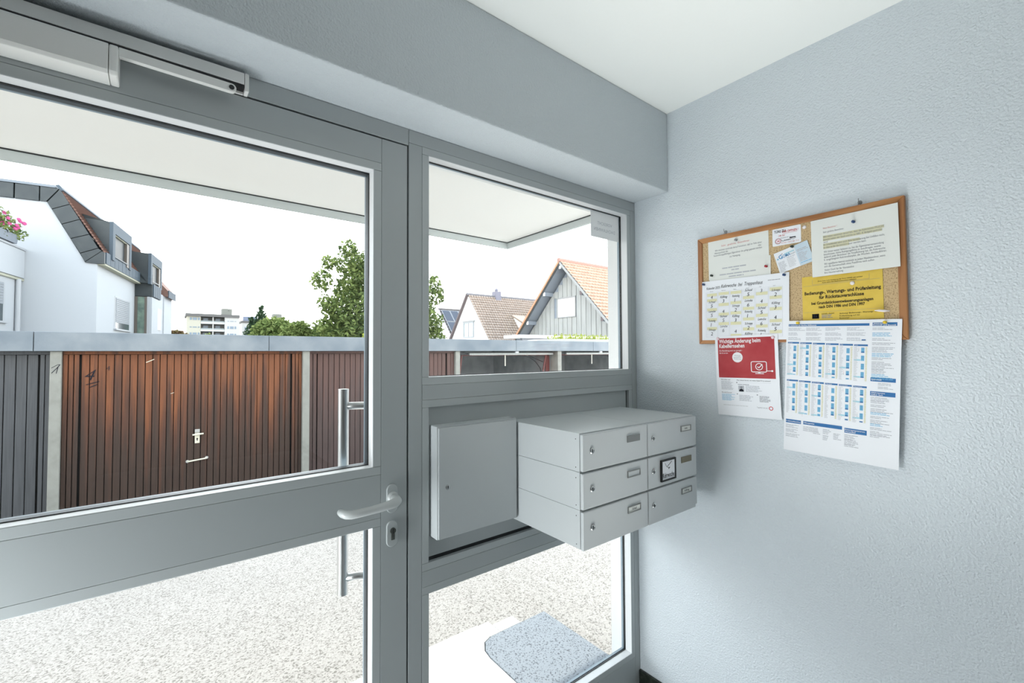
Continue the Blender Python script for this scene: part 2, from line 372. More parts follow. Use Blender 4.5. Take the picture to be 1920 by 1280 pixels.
YF = .905; XS = (.963, 1.277, 1.583); ZS = (1.2485, 1.1335, 1.0215, .9085); ZS = (1.2485, 1.1345, 1.0235, .9095)
desc = {(0,0): 'grey mailbox, upper left of six, with blank dark grey name plate', (0,1): 'grey mailbox, middle left of six, with empty white name plate',
        (0,2): 'grey mailbox, lower left of six, with printed white name plate', (1,0): 'grey mailbox, upper right of six, with short name on white plate',
        (1,1): 'grey mailbox, middle right of six, with brass plate and framed sign', (1,2): 'grey mailbox, lower right of six, with faint name on white plate'}
for c in range(2):
    for r in range(3):
        x0, x1 = XS[c]+.0004, XS[c+1]-.0004; z1, z0 = ZS[r]-.0004, ZS[r+1]+.0004
        t = empty('mailbox', ((x0+x1)/2, YF+.02, z0), desc[(c, r)], 'mailbox', 'six grey mailboxes mounted in the side light')
        _b = set(bpy.data.objects)
        boxo('body', x0, x1, YF+.013, D+.0095, z0, z1, BOX, None, .0008)
        d0, d1 = x0+.0035-(.0 if c else .003), x1-.0015
        zb, zt = z0+.0025, z1-.0035
        if c == 1 and r == 2:
            MB().prism([(d0, YF, zb-.004), (d1-.010, YF, zb-.004), (d1-.010, YF, zb+.006), (d1, YF, zb+.006), (d1, YF, zt), (d0, YF, zt)], (0, .0115, 0), BOX).build('mailbox_door', None, .0018)
        else:
            boxo('mailbox_door', d0, d1, YF, YF+.0115, zb-(.004 if r == 2 else 0), zt, BOX, None, .0018)
        lx, lz = x0+.040-(.009 if c else 0)+.0, (z0+z1)/2+.003
        MB().lathe((lx, YF, lz), (0, -1, 0), [(0, .0095), (.002, .0095), (.0034, .0082), (.0034, .0060), (.0022, .0058), (.0022, .002)], CHROME, 20).build('mailbox_lock', None)
        MB().box(lx-.001, lx+.001, YF-.0034, YF-.0024, lz-.0045, lz+.0045, DARK).build('key_slot', None)
        px0 = x0+(.205 if c == 0 else .200); px1 = px0+.0655; pz = (z0+z1)/2+.0165
        if (c, r) == (0, 0): boxo('name_plate', px0, px1, YF-.003, YF, pz-.0105, pz+.0105, GREYPLATE, None, .0008, label='blank dark grey name plate')
        elif (c, r) == (1, 1): boxo('name_plate', px0, px1, YF-.003, YF, pz-.0105, pz+.0105, BRASSPLATE, None, .0008, label='dull brass name plate')
        else:
            m = MB(); e = .0026
            m.box(px0, px1, YF-.0032, YF, pz+.0105-e, pz+.0105, PLATEFRAME).box(px0, px1, YF-.0032, YF, pz-.0105, pz-.0105+e, PLATEFRAME)
            m.box(px0, px0+e, YF-.0032, YF, pz-.0105+e, pz+.0105-e, PLATEFRAME).box(px1-e, px1, YF-.0032, YF, pz-.0105+e, pz+.0105-e, PLATEFRAME)
            m.build('name_plate_frame', None)
            boxo('name_card', px0+e, px1-e, YF-.0012, YF, pz-.0105+e, pz+.0105-e, PAPERC if (c, r) != (0, 1) else BOX, None)
            nm = {(0, 2): ('Schaal', .022), (1, 0): ('Lemcke', .018), (1, 2): ('Kißling', .030)}.get((c, r))
            if nm:
                vs, fs, wd = glyphs(nm[0], .01); k = nm[1]/wd; a = (px0+px1)/2-nm[1]/2
                MB().add([(a+x*k, YF-.0014, pz-.003+y*.0105) for x, y in vs], fs, INK if r != 1 else INKG).build('name_lettering', None)
        if c == 0:
            for zz in (z1-.018, z0+.012):
                MB().lathe((x0, YF+.028, zz), (-1, 0, 0), [(0, .0016), (.0004, .0016)], DARK, 10).build('rivet', None)
        for o in set(bpy.data.objects)-_b: P(o, t)

# hanging duty sign on the middle right box
sg = empty('duty_sign', (1.388, YF-.006, 1.045), 'small black framed white Kehrwoche placard on the middle right mailbox', 'sign')
_b = set(bpy.data.objects)
sx0, sx1, sz0, sz1 = 1.3455, 1.4335, 1.0405, 1.1145
m = MB(); e = .0055
m.box(sx0, sx1, YF-.008, YF-.0012, sz1-e, sz1, DARK).box(sx0, sx1, YF-.008, YF-.0012, sz0, sz0+e, DARK).box(sx0, sx0+e, YF-.008, YF-.0012, sz0+e, sz1-e, DARK).box(sx1-e, sx1, YF-.008, YF-.0012, sz0+e, sz1-e, DARK)
m.build('sign_frame', None, .0006)
boxo('sign_card', sx0+e, sx1-e, YF-.005, YF-.0012, sz0+e, sz1-e, PAPERW, None)
m = MB(); vs, fs, wd = glyphs('Kehrwoche', .012); k = .068/wd
m.add([(sx0+.010+x*k, YF-.0054, sz0+.0115+y*.0235) for x, y in vs], fs, INK)
m.build('sign_lettering', None)
m = MB()
def strk(m, pts, wd, mt, y):
    for (xa, za), (xb, zb) in zip(pts[:-1], pts[1:]):
        d = Vector((xb-xa, zb-za)); n = Vector((-d.y, d.x)).normalized()*wd/2
        m.add([(xa+n.x, y, za+n.y), (xb+n.x, y, zb+n.y), (xb-n.x, y, zb-n.y), (xa-n.x, y, za-n.y)], [(0, 1, 2, 3)], mt)
cx, cz = (sx0+sx1)/2, 1.092
strk(m, [(cx-.020, cz+.010), (cx-.012, cz-.002), (cx-.004, cz-.006), (cx+.006, cz-.010)], .0016, INK, YF-.0054)
strk(m, [(cx-.006, cz-.002), (cx+.010, cz+.006), (cx+.020, cz+.012)], .0022, INK, YF-.0054)
strk(m, [(cx+.000, cz-.012), (cx+.008, cz-.007)], .0030, INK, YF-.0054)
m.build('sign_drawing', None)
for o in set(bpy.data.objects)-_b: P(o, sg)

# ================================================================== cork board and papers on the right wall
def wallframe(x, y, z, rot=0):
    """local x runs to the viewer's right along the wall, y up, z off the wall"""
    m = Matrix(((0, 0, -1), (-1, 0, 0), (0, 1, 0))).to_4x4() @ Matrix.Rotation(math.radians(rot), 4, 'Z')
    m.translation = (x, y, z); return m
board = empty('cork_board', (W, .622, 1.5185), 'cork notice board in a brown pine frame on the right wall', 'notice board')
_b = set(bpy.data.objects)
BY0, BY1, BZ0, BZ1, FX = .306, .938, 1.5185, 1.9355, 1.6725; e = .0195
def rail(y0, y1, z0, z1, mt, horiz):
    if horiz: poly = [(y0, z0), (y1, z0), (y1-e, z1), (y0+e, z1)] if z0 < 1.7 else [(y0+e, z0), (y1-e, z0), (y1, z1), (y0, z1)]
    else: poly = [(y0, z0), (y1, z0+e), (y1, z1-e), (y0, z1)] if y0 < .5 else [(y0, z0+e), (y1, z0), (y1, z1), (y0, z1-e)]
    MB().prism([(FX, y, z) for y, z in poly], (.0145, 0, 0), mt).build('frame_rail', None, .0022)
rail(BY0, BY1, BZ1-e, BZ1, PINE, True); rail(BY0, BY1, BZ0, BZ0+e, PINE, True)
rail(BY0, BY0+e, BZ0, BZ1, PINEV, False); rail(BY1-e, BY1, BZ0, BZ1, PINEV, False)
boxo('cork_sheet', 1.6765, 1.687, BY0+.012, BY1-.012, BZ0+.012, BZ1-.012, CORK, None)
for o in set(bpy.data.objects)-_b: P(o, board)
for i, y in enumerate((.832, .414)):
    m = MB().tube([(W+.002, y, 1.9465), (W-.012, y, 1.9465), (W-.015, y, 1.948), (W-.0155, y, 1.956)], .0012, NAIL, 8)
    m.lathe((W-.0005, y, 1.9465), (-1, 0, 0), [(0, .006), (.002, .006), (.003, .004)], NAIL, 12)
    m.tube([(W-.006, y-.005, 1.934), (W-.010, y, 1.9455), (W-.006, y+.005, 1.934)], .0012, NAIL, 6)
    tag(m.build('picture_hook'), ['thin wire picture hook above the left part of the cork board', 'thin wire picture hook above the right part of the cork board'][i], 'hook', 'wire hooks holding the cork board')

def sheet(name, label, cat, y, z, wd, ht, mt, x, rot=0, curl=None, group=None, corner=0):
    n = 24; cf = curl or (lambda a, b: 0)
    if corner:
        pts = []
        for cx, cy, a0 in ((wd-corner, -corner, 0), (corner, -corner, 90), (corner, -ht+corner, 180), (wd-corner, -ht+corner, 270)):
            for i in range(5): t = math.radians(a0+22.5*i); pts.append((cx+corner*math.cos(t), cy+corner*math.sin(t), 0))
        m = MB().prism([(a, b2, -.00025) for a, b2, c in pts], (0, 0, .00025), mt)
    else:
        m = MB(); vs = []
        for s_ in (0, -.00025):
            for j in range(n+1):
                for i in range(n+1): vs.append((wd*i/n, -ht*j/n, cf(wd*i/n, ht*j/n)+s_))
        k = (n+1)**2; fs = []
        for j in range(n):
            for i in range(n):
                a = j*(n+1)+i; fs += [(a, a+n+1, a+n+2, a+1), (k+a, k+a+1, k+a+n+2, k+a+n+1)]
        rim = [i for i in range(n+1)] + [j*(n+1)+n for j in range(1, n+1)] + [n*(n+1)+i for i in range(n-1, -1, -1)] + [j*(n+1) for j in range(n-1, 0, -1)]
        fs += [(rim[i], rim[(i+1) % len(rim)], rim[(i+1) % len(rim)]+k, rim[i]+k) for i in range(len(rim))]
        m.add(vs, fs, mt)
    o = m.build(name, None, smooth=False); o.matrix_world = wallframe(x, y, z, rot); tag(o, label, cat, group)
    return o

# left letter, two sheets
c1 = lambda a, b_: .0012*math.sin(a/.22*3.1)
s1 = sheet('letter_sheet', 'cream typed letter at the upper left of the cork board', 'paper', .8955, 1.9165, .2215, .150, PAPERC, 1.6752, .4)
p = Print(); p.text('Sehr  geehrte  Bewohner', .052, .0275, .010, PINKINK, w=.105)
p.text('Wir möchten nochmals darauf hinweisen, daß im Falle einer', .027, .0420, .0092, INKG, w=.172)
p.text('Abwesenheit die', .025, .0520, .0092, INKG, w=.052).text('die', .186, .0520, .0092, INKG)
p.text('hausordnungspflichtigen Eigentümer die gefegt geputzt werden', .022, .0610, .0092, INKG, w=.177)
p.text('zur Reinigung.', .083, .0740, .0092, INKG, w=.040)
p.build('typed_text', s1)
s2 = sheet('letter_sheet', 'cream typed half sheet under the first letter, held by a red pin', 'paper', .8905, 1.8275, .2225, .105, PAPERC, 1.6740, -.3)
p = Print(); p.greek(.050, .020, .10, 1, .0075, INKL, .55, (.85, 1), 3).greek(.085, .030, .03, 1, .0075, INKL, .55, (.9, 1), 4)
p.greek(.040, .044, .135, 1, .0075, INKL, .55, (.95, 1), 5).greek(.075, .054, .055, 1, .0075, INKL, .55, (.95, 1), 6)
p.greek(.038, .066, .145, 1, .0075, INKL, .55, (.95, 1), 7).greek(.055, .075, .095, 1, .0075, INKL, .55, (.95, 1), 8)
p.build('typed_text', s2)
# locksmith card
s3 = sheet('business_card', 'white card with red key drawing beside the left letter', 'card', .6612, 1.9135, .0890, .0600, PAPERW, 1.6752, 0, corner=.004)
p = Print(); p.text('TÜRE ZU', .006, .0150, .0125, INK, w=.036, bold=.01).text('WIR ÖFFNEN !', .031, .0180, .0105, REDINK, w=.051, bold=.005)
p.line([(.033, .0205), (.078, .0205)], .0006, REDINK)
p.text('24h Std.', .019, .0285, .0080, REDINK, w=.021, shear=.3)
p.disc(.0185, .0440, .0105, INKG, n=26, r0=.0096).disc(.0185, .0440, .0085, REDINK, n=26, r0=.0072).text('24', .0185, .0468, .0085, REDINK, align='C', bold=.02)
p.text('Notdienst für', .026, .0365, .0062, INKG, w=.026, shear=.2)
p.line([(.028, .0415), (.034, .0470), (.040, .0440), (.055, .0440), (.060, .0430)], .0010, INK).line([(.054, .0385), (.073, .0385)], .0034, INK).line([(.056, .0340), (.057, .0400), (.066, .0450), (.074, .0410)], .0009, INK)
p.text('ALARM', .036, .0465, .0066, INK, w=.021)
p.text('0176 / 333 88 712', .029, .0545, .0062, PINKINK, w=.054)
p.build('card_print', s3)
# blue tilted card
s4 = sheet('business_card', 'tilted pale blue folded card with blue GOMA lettering', 'card', .6585, 1.8275, .1080, .0745, PAPERW, 1.6742, 15.3)
p = Print(); p.rect(.066, 0, .042, .0745, PAPERB, .0003)
p.text('G', .012, .0270, .0205, LOGOB, w=.0115, bold=.012).text('OMA', .0245, .0262, .0150, LOGOB, w=.0245, bold=.008).text('GmbH', .050, .0255, .0075, INKG, w=.014).disc(.0080, .0245, .0026, CYANP)
p.line([(.006, .019), (.024, .011), (.027, .013)], .0007, PINKINK).disc(.0255, .0105, .0014, INKG).rect(.032, .0130, .031, .0036, CYANL).greek(.036, .0300, .025, 1, .0035, INKL, .5, (1, 1), 9)
p.greek(.005, .0370, .026, 9, .0038, INKL, .38, (.6, 1), 11).greek(.034, .0350, .027, 9, .0036, INKLL, .4, (.7, 1), 12)
p.greek(.070, .0180, .034, 2, .0046, INKL, .5, (.8, 1), 13).greek(.070, .0300, .032, 7, .0046, INKL, .45, (.5, .9), 14).greek(.070, .0640, .034, 1, .0046, CYANP, .5, (1, 1), 15)
p.build('card_print', s4)
# big letter on the right
c5 = lambda a, b_: .0010+.0030*(a/.22)**3*(1-b_/.19)
s5 = sheet('letter_sheet', 'large cream typed letter with yellow marker lines under a blue pin', 'paper', .5415, 1.9140, .2215, .1855, PAPERC, 1.6708, .5, c5)
p = Print(); X0 = .034
p.text('Neue Bewohner !', X0, .0340, .0080, PINKINK, w=.038).text('Sehr geehrte Bewohner,', X0, .0470, .0085, INKG, w=.056)
L = [(.0625, 'Wir bitten nochmals darauf hin, dass die Kehrwoche PFLICHT', .155, 1), (.0715, 'besteht neben der Stadt und bis zu 500,- € Bußgeld geahndet', .150, 1), (.0795, 'wird!', .012, 0),
     (.0880, 'Im Schadensfall zahlt auch Ihre Versicherung bei Unfällen nicht,', .155, .62), (.0970, 'so dass es für Sie ziemlich teuer werden kann.', .111, .62),
     (.1110, 'Wir bitten weiter bekannt zu, hat die Eigentümerversammlung', .152, 0), (.1195, 'beschlossen, keine Reinigungsfirma zu beauftragen, womit', .145, 0),
     (.1280, 'dadurch jeder Bewohner die Verpflichtung hat, die Kehrwoche', .155, 0), (.1365, 'lt. ausgehängtem Kehrwochenplan, die Wochen, durchzuführen.', .158, 0),
     (.1500, 'Wir appellieren hiermit nochmals zu jedem Hausbewohner, wenn', .154, 0), (.1585, 'sich die Gemeinschaft ohne Putzfirma nach außen', .128, 0),
     (.1700, 'Vielen Dank für Ihr Verständnis', .078, 0), (.1785, 'Ihre Hausverwaltung', .050, 0)]
for y_, t_, w_, hl in L:
    if hl: p.rect(X0-.001, y_-.0066, w_*hl, .0082, YELM, .0003)
    p.text(t_, X0, y_, .0088, INKG, w=w_)
p.build('typed_text', s5, c5)
# yellow notice
s6 = sheet('yellow_notice', 'yellow printed maintenance instruction card in the board middle', 'notice', .5725, 1.7330, .2120, .1500, YELLOW, 1.6750, .2)
p = Print(); cxx = .106
p.line([(.004, .0315), (.205, .0305)], .0005, INKG).line([(.004, .1185), (.205, .1195)], .0005, INKG)
p.line([(.030, .012), (.030, .0285), (.180, .0275), (.180, .012)], .0005, INKG)
p.text('Diese Seite nach Anweisung der Firma KESSEL gut sichtbar', .046, .0205, .0052, INK, w=.118).text('Karte neben dem Rückstauverschluss aufhängen', .058, .0262, .0052, INK, w=.090)
p.text('Bedienungs-, Wartungs- und Prüfanleitung', cxx+.001, .0605, .0150, INK, w=.200, bold=.022, align='C').text('für Rückstauverschlüsse', cxx+.001, .0765, .0150, INK, w=.118, bold=.022, align='C')
p.text('bei Grundstücksentwässerungsanlagen', cxx+.001, .0940, .0128, INK, w=.162, bold=.02, align='C').text('nach DIN 1986 und DIN 1997', cxx+.001, .1070, .0128, INK, w=.121, bold=.02, align='C')
p.rect(.027, .1245, .0195, .0155, INK).rect(.0285, .1262, .0165, .0121, YELLOW, .0004).rect(.0305, .1275, .0045, .0098, INK, .0005).text('K', .0365, .1368, .0120, INK, bold=.03, z=.0006)
p.text('KESSEL GmbH', .054, .1275, .0052, INK, w=.034).greek(.054, .1290, .034, 3, .0042, INKG, .5, (.6, 1), 17)
p.text('Achtung! Bedienungs-, Wartungs- und', .102, .1300, .0062, INK, w=.098).text('Prüfanleitung auf der', .102, .1375, .0062, INK, w=.053).text('Rückseite!', .102, .1448, .0062, INK, w=.025)
p.build('printed_text', s6)
# cleaning rota
c7 = lambda a, b_: .0008*math.sin(b_/.22*3)
s7 = sheet('cleaning_rota', 'white cleaning rota calendar sheet with handwritten names and yellow stripes', 'calendar', .9200, 1.7630, .3110, .2300, PAPERW, 1.6715, -1.0, c7)
p = Print(); p.text('Kalender 2025', .018, .0330, .0135, INK, w=.054, shear=.25).text('Kehrwoche  bei  Treppenhaus', .076, .0310, .0190, INK, w=.150, shear=.3)
p.greek(.243, .0200, .040, 1, .0035, INKG, .5, (1, 1), 19)
gx0, gx1, gy0, gy1 = .016, .290, .0440, .2180; cw = (gx1-gx0)/6
cols = [[(.07, '4', 0), (.18, 'Schaal', '5'), (.39, 'Lemcke', '5'), (.60, 'Rottenbg', '1'), (.80, 'Schnapp', '2')],
        [(.09, 'Kißling', '3'), (.40, '4', 0), (.51, 'Schaal', '5'), (.73, 'Lemcke', '6')],
        [(.09, 'Rottenbg', '1'), (.30, 'Schnapp', '2'), (.52, 'Kißling', '3'), (.84, '4', 0)],
        [(-.01, 'Schaal', '5'), (.21, 'Lemcke', '6'), (.44, 'Rottenbg', '1'), (.69, 'Schnapp', '2'), (.90, 'Kißling', 0)],
        [(.02, '3', 0), (.24, '4', 0), (.38, 'Schaal', '5'), (.61, 'Lemcke', '6'), (.84, 'Rottenbg', '1')],
        [(.04, 'Schnapp', '2'), (.30, 'Kißling', '3'), (.58, '4', 0), (.73, 'Schaal', '5')]]
ystr = [(.03, .15, .36, .58, .78), (.02, .26, .47, .68), (.02, .24, .46, .68, .94), (.15, .38, .60, .81), (.09, .33, .54, .76), (.02, .19, .42, .66, .88)]
for c in range(6):
    a = gx0+c*cw
    p.text(['Januar', 'Februar', 'März', 'April', 'Mai', 'Juni'][c], a+cw*.35, gy0-.0012, .0052, INKG)
    for k in range(32):
        yy = gy0+(gy1-gy0)*k/31; p.rect(a, yy, cw*.97, .0004, INKLL, .0006)
    for y_ in ystr[c]:
        p.rect(a+cw*.10, gy0+(gy1-gy0)*y_, cw*.86, (gy1-gy0)*.062, YELP, .0004)
    p.rect(a, gy0, .0005, gy1-gy0, INKL, .0007).rect(a+cw*.10, gy0, .0003, gy1-gy0, INKLL, .0007)
    for y_, n1, n2 in cols[c]:
        yy = gy0+(gy1-gy0)*y_
        if len(n1) == 1: p.text(n1, a+cw*.42, yy+.0135, .0175, INK, shear=.15, bold=-.004)
        else: p.text(n1, a+cw*.24, yy+.0105, .0125, INK, w=cw*.60, shear=.3)
        if n2: p.text(n2, a+cw*.42, yy+.0285, .0190, INK, shear=.15, bold=-.004)
p.rect(gx0, gy1, gx1-gx0, .0005, INKL).rect(gx1, gy0, .0005, gy1-gy0, INKL)
p.build('rota_print', s7, c7)
# red flyer
c8 = lambda a, b_: .0005-.012*(b_/.3)**2
s8 = sheet('red_flyer', 'white flyer with red upper half and white screen icon', 'flyer', .8715, 1.5455, .2230, .2980, PAPERW, 1.6700, .6, c8)
p = Print(); p.rect(.0105, .0080, .2010, .1480, RED)
p.text('Wichtige Änderung beim', .0160, .0260, .0205, WINK, w=.150, bold=.02).text('Kabelfernsehen', .0160, .0440, .0205, WINK, w=.094, bold=.02)
p.text('Die Abschaltung wird neu geregelt -', .0160, .0575, .0082, WINK, w=.086).text('das ist zu tun.', .0160, .0660, .0082, WINK, w=.033)
p.disc(.0830, .0800, .0190, WINK, .0005)
for i, t_ in enumerate(('Wichtige', 'gesetzliche', 'Änderung')): p.text(t_, .0830, .0755+.0062*i, .0062, INKG, align='C', z=.0008)
def rrect(p, x, y, w_, h_, r_, wd, mt):
    pts = []
    for cx, cy, a0 in ((x+w_-r_, y+r_, -90), (x+w_-r_, y+h_-r_, 0), (x+r_, y+h_-r_, 90), (x+r_, y+r_, 180)):
        for i in range(5): t = math.radians(a0+22.5*i); pts.append((cx+r_*math.cos(t), cy+r_*math.sin(t)))
    p.line(pts+[pts[0]], wd, mt, .0006)
rrect(p, .1310, .0960, .0520, .0370, .005, .0028, WINK)
p.disc(.1580, .1140, .0128, WINK, .0006, 24, .0102).line([(.1520, .1135), (.1570, .1185), (.1690, .1050)], .0030, WINK, .0007)
p.rect(.1540, .1335, .0080, .0030, WINK, .0006).rect(.1440, .1375, .0290, .0024, WINK, .0006).line([(.1840, .1290), (.1980, .1290)], .0022, WINK, .0006).disc(.2010, .1290, .0034, WINK, .0006, 12)
p.text('Was ändert sich?', .018, .1660, .0062, INK, w=.035).greek(.018, .1700, .048, 9, .0036, INKL, .45, (.7, 1), 21)
p.text('Was ist für Sie zu tun?', .018, .2140, .0062, INK, w=.038).greek(.018, .2180, .050, 7, .0036, CYANP, .4, (.6, 1), 22)
p.text('Was müssen Sie tun, um weiter Kabel-TV zu schauen?', .076, .1665, .0062, INK, w=.118)
for x_, y_ in ((.0765, .1735), (.0765, .2155), (.1470, .2155)): p.disc(x_, y_, .0022, INKG)
p.rect(.083, .1720, .112, .0004, INKL).greek(.080, .1790, .040, 1, .0042, INKG, .5, (1, 1), 23)
p.rect(.0815, .1845, .0205, .0215, INKL).disc(.0920, .1910, .0042, INKG, .0006, 14).mb.add([(.0835, -.2060, .0006), (.1005, -.2060, .0006), (.0985, -.1985, .0006), (.0920, -.1955, .0006), (.0855, -.1985, .0006)], [(0, 1, 2, 3, 4)], INK)
p.greek(.107, .1840, .058, 6, .0040, INKL, .45, (.5, 1), 24).greek(.083, .2190, .052, 6, .0038, INKL, .45, (.6, 1), 25).greek(.154, .2190, .036, 6, .0038, INKG, .45, (.6, 1), 26)
p.greek(.022, .2580, .090, 1, .0040, INKLL, .45, (1, 1), 27).text('Together we can', .143, .2620, .0058, INKG, w=.036)
p.disc(.1905, .2605, .0070, REDINK, .0004, 22, .0048)
p.build('flyer_print', s8, c8)
# waste calendar
c9 = lambda a, b_: .0006+.003*math.sin(max(0, b_)/.435*math.pi)+.004*(b_/.435)**2*(1-a/.3)
s9 = sheet('waste_calendar', 'large white yearly waste collection calendar with blue bars hanging below the board', 'calendar', .6185, 1.5905, .3010, .4360, PAPERW, 1.6698, -2.3, c9)
p = Print(); UX, UY = .3010, .4360
def fr(x, y, w_, h_, mt, z=None): p.rect(x*UX, y*UY, w_*UX, h_*UY, mt, z)
fr(.020, .026, .730, .017, BLUEP); fr(.775, .022, .190, .024, BLUEP)
p.text('So funktioniert der Abschluss Abfallkalender', .024*UX, .040*UY, .0062, WINK, w=.27*UX, bold=.015, z=.0008).text('Abfuhrtermine', .780*UX, .033*UY, .0055, WINK, w=.11*UX, bold=.015, z=.0008).text('Restmüll und Biomüll', .780*UX, .044*UY, .0055, WINK, w=.175*UX, bold=.015, z=.0008)
for i, x_ in enumerate((.020, .195, .375, .565)):
    for j in range(3): p.greek(x_*UX, (.055+.036*j)*UY, .165*UX, 3, .0037, INKL, .4, (.5, 1), 30+i*5+j)
p.rect(.69*UX, .138*UY, .010, .004, BLUEP)
months = ['Januar', 'Februar', 'März', 'April', 'Mai', 'Juni', 'Juli', 'August', 'September', 'Oktober', 'November', 'Dezember']
rr = random.Random(5)
for k, mn in enumerate(months):
    c, r = k % 6, k//6; x_ = .018+c*.1225; y_ = .163+r*.290+c*.002; w_ = .112
    fr(x_, y_, w_, .012, BLUEP); p.text(mn, (x_+.006)*UX, (y_+.0098)*UY, .0050, WINK, z=.0008)
    p.greek(x_*UX, (y_+.018)*UY, .040*UX, 31, .0034, INKLL, .42, (.5, .9), 60+k)
    fr(x_+w_*.84, y_+.016, w_*.13, .235, mat('cream_tint_print', (.84, .84, .74), .8), .0003)
    yy = y_+.016+rr.uniform(0, .02)
    while yy < y_+.25:
        h_ = min(rr.choice([.03, .036, .04]), y_+.252-yy); fr(x_+w_*.52, yy, w_*.24, h_, CYANP)
        for q in range(int(h_/.008)): p.rect((x_+w_*.55)*UX, (yy+.002+q*.008)*UY, w_*.18*UX, .0009, BLUEP, .0005)
        if rr.random() < .6: fr(x_+w_*.52, yy+h_-.008, w_*.24, .008, BLUEP, .0005)
        if rr.random() < .28: fr(x_, yy+h_-.010, w_*.50, .010, CYANL)
        if rr.random() < .3:
            for q in range(3): p.disc((x_+w_*.34)*UX, (yy+q*.011)*UY, .0008, PINKINK if rr.random() < .6 else INK, n=8)
        yy += h_+rr.choice([.014, .018, .02])
    p.greek((x_+w_*.84)*UX, (y_+.02)*UY, w_*.14*UX, 26, .0040, YELM, .45, (.6, 1), 80+k)
for j, (y0_, n_) in enumerate(((.058, 2), (.092, 3), (.130, 2), (.160, 2), (.190, 4), (.232, 3), (.262, 2), (.290, 6), (.345, 3), (.375, 4))):
    p.greek(.775*UX, y0_*UY, .180*UX, n_, .0042, CYANP if j in (1, 5, 9) else INKL, .42, (.45, 1), 100+j)
fr(.770, .398, .195, .026, BLUEP); p.text('Sperrmüll', .776*UX, .416*UY, .0062, WINK, bold=.015, z=.0008)
for j in range(2): p.greek(.830*UX, (.434+.024*j)*UY, .12*UX, 2, .0042, INKL, .42, (.6, 1), 120+j)
fr(.770, .492, .195, .030, BLUEP); p.text('Abfuhrtermine', .776*UX, .505*UY, .0055, WINK, w=.11*UX, bold=.015, z=.0008).text('Gelber Sack', .776*UX, .518*UY, .0055, WINK, w=.095*UX, bold=.015, z=.0008)
for j in range(11): p.greek(.775*UX, (.532+.026*j)*UY, .18*UX, 2 if j % 3 else 3, .0042, CYANP if j in (4, 7) else INKL, .42, (.4, 1), 130+j)
fr(.018, .760, .150, .027, BLUEP); fr(.190, .760, .355, .025, BLUEP); fr(.565, .768, .185, .034, BLUEP)
p.text('Problemstoffsammlung', .022*UX, .778*UY, .0052, WINK, w=.14*UX, bold=.015, z=.0008).text('Öffnungszeiten', .196*UX, .776*UY, .0058, WINK, w=.10*UX, bold=.015, z=.0008).text('Entsorgungszentrum', .570*UX, .783*UY, .0056, WINK, w=.165*UX, bold=.015, z=.0008).text('Wertstoffhof', .570*UX, .797*UY, .0056, WINK, w=.09*UX, bold=.015, z=.0008)
for i, (x_, y_, n_) in enumerate(((.018, .80, 3), (.018, .835, 3), (.018, .870, 3), (.190, .80, 4), (.285, .81, 4), (.375, .80, 4), (.375, .845, 4), (.470, .82, 5), (.565, .815, 4), (.565, .850, 4), (.565, .885, 2))):
    p.greek(x_*UX, y_*UY, (.075 if .2 < x_ < .5 else .14)*UX, n_, .0042, INKL, .42, (.5, 1), 150+i)
p.build('calendar_print', s9, c9)

def pin(label, y, z, x, mt, flat=False, group=None):
    pr = [(0, .0058), (.0012, .0062), (.0028, .0050), (.0036, .0022)] if flat else [(0, .0040), (.0012, .0042), (.0030, .0024), (.0060, .0024), (.0080, .0042), (.0098, .0044), (.0112, .0032)]
    o = MB().lathe((0, 0, 0), (-1, 0, 0), pr, mt, 14).build('push_pin', None, smooth=True); o.location = (x, y, z)
    return tag(o, label, 'push pin', group or 'pins stuck in the cork board')
pin('dark blue pin in the top of the large right letter', .4255, 1.8845, 1.6690, PINB)
pin('dark blue pin at the top left corner of the cleaning rota', .9120, 1.7520, 1.6708, PINB)
pin('dark blue pin at the top right corner of the cleaning rota', .6230, 1.7490, 1.6708, PINB)
pin('red pin in the half sheet at left', .6815, 1.7880, 1.6735, PINR)
pin('white thumb tack stuck in bare cork between card and letter', .5620, 1.9005, 1.6760, PINW, True)
pin('white thumb tack in the yellow card', .4345, 1.6970, 1.6745, PINW, True)
pin('golden yellow pin at the top left of the waste calendar', .5840, 1.5815, 1.6690, PINY)
pin('lemon yellow pin at the top right of the waste calendar', .3560, 1.5705, 1.6680, PINY)
pin('pale pink tack at the top left of the red flyer', .8600, 1.5375, 1.6695, PINP, True)
pin('pale pink tack at the top right of the red flyer', .6640, 1.5365, 1.6695, PINP, True)
pin('tiny black pin at the top of the tilted blue card', .5980, 1.8420, 1.6735, PINK2)
pin('tiny black pin at the left edge of the half sheet', .8800, 1.7830, 1.6735, PINK2)
pin('clear grey pin at the top of the upper left letter', .7850, 1.9030, 1.6745, NAIL)
o = MB().tube([(1.671, .381, 1.6075), (1.669, .370, 1.6065), (1.668, .358, 1.6045), (1.669, .345, 1.6035)], [.0012, .0034, .0036, .0012], PINW, 8).build('paper_strip', None, smooth=True)
tag(o, 'small white torn paper strip beside the yellow card', 'paper scrap')

SIGNM = bpy.data.materials.new('backlit_paper'); SIGNM.use_nodes = True; t = SIGNM.node_tree; t.nodes.clear()
q0, q1, q2, q3 = (t.nodes.new(k) for k in ('ShaderNodeOutputMaterial', 'ShaderNodeBsdfDiffuse', 'ShaderNodeBsdfTranslucent', 'ShaderNodeMixShader'))
q1.inputs[0].default_value = (.88, .89, .9, 1); q2.inputs[0].default_value = (.88, .89, .9, 1); q3.inputs[0].default_value = .55
t.links.new(q1.outputs[0], q3.inputs[1]); t.links.new(q2.outputs[0], q3.inputs[2]); t.links.new(q3.outputs[0], q0.inputs[0])
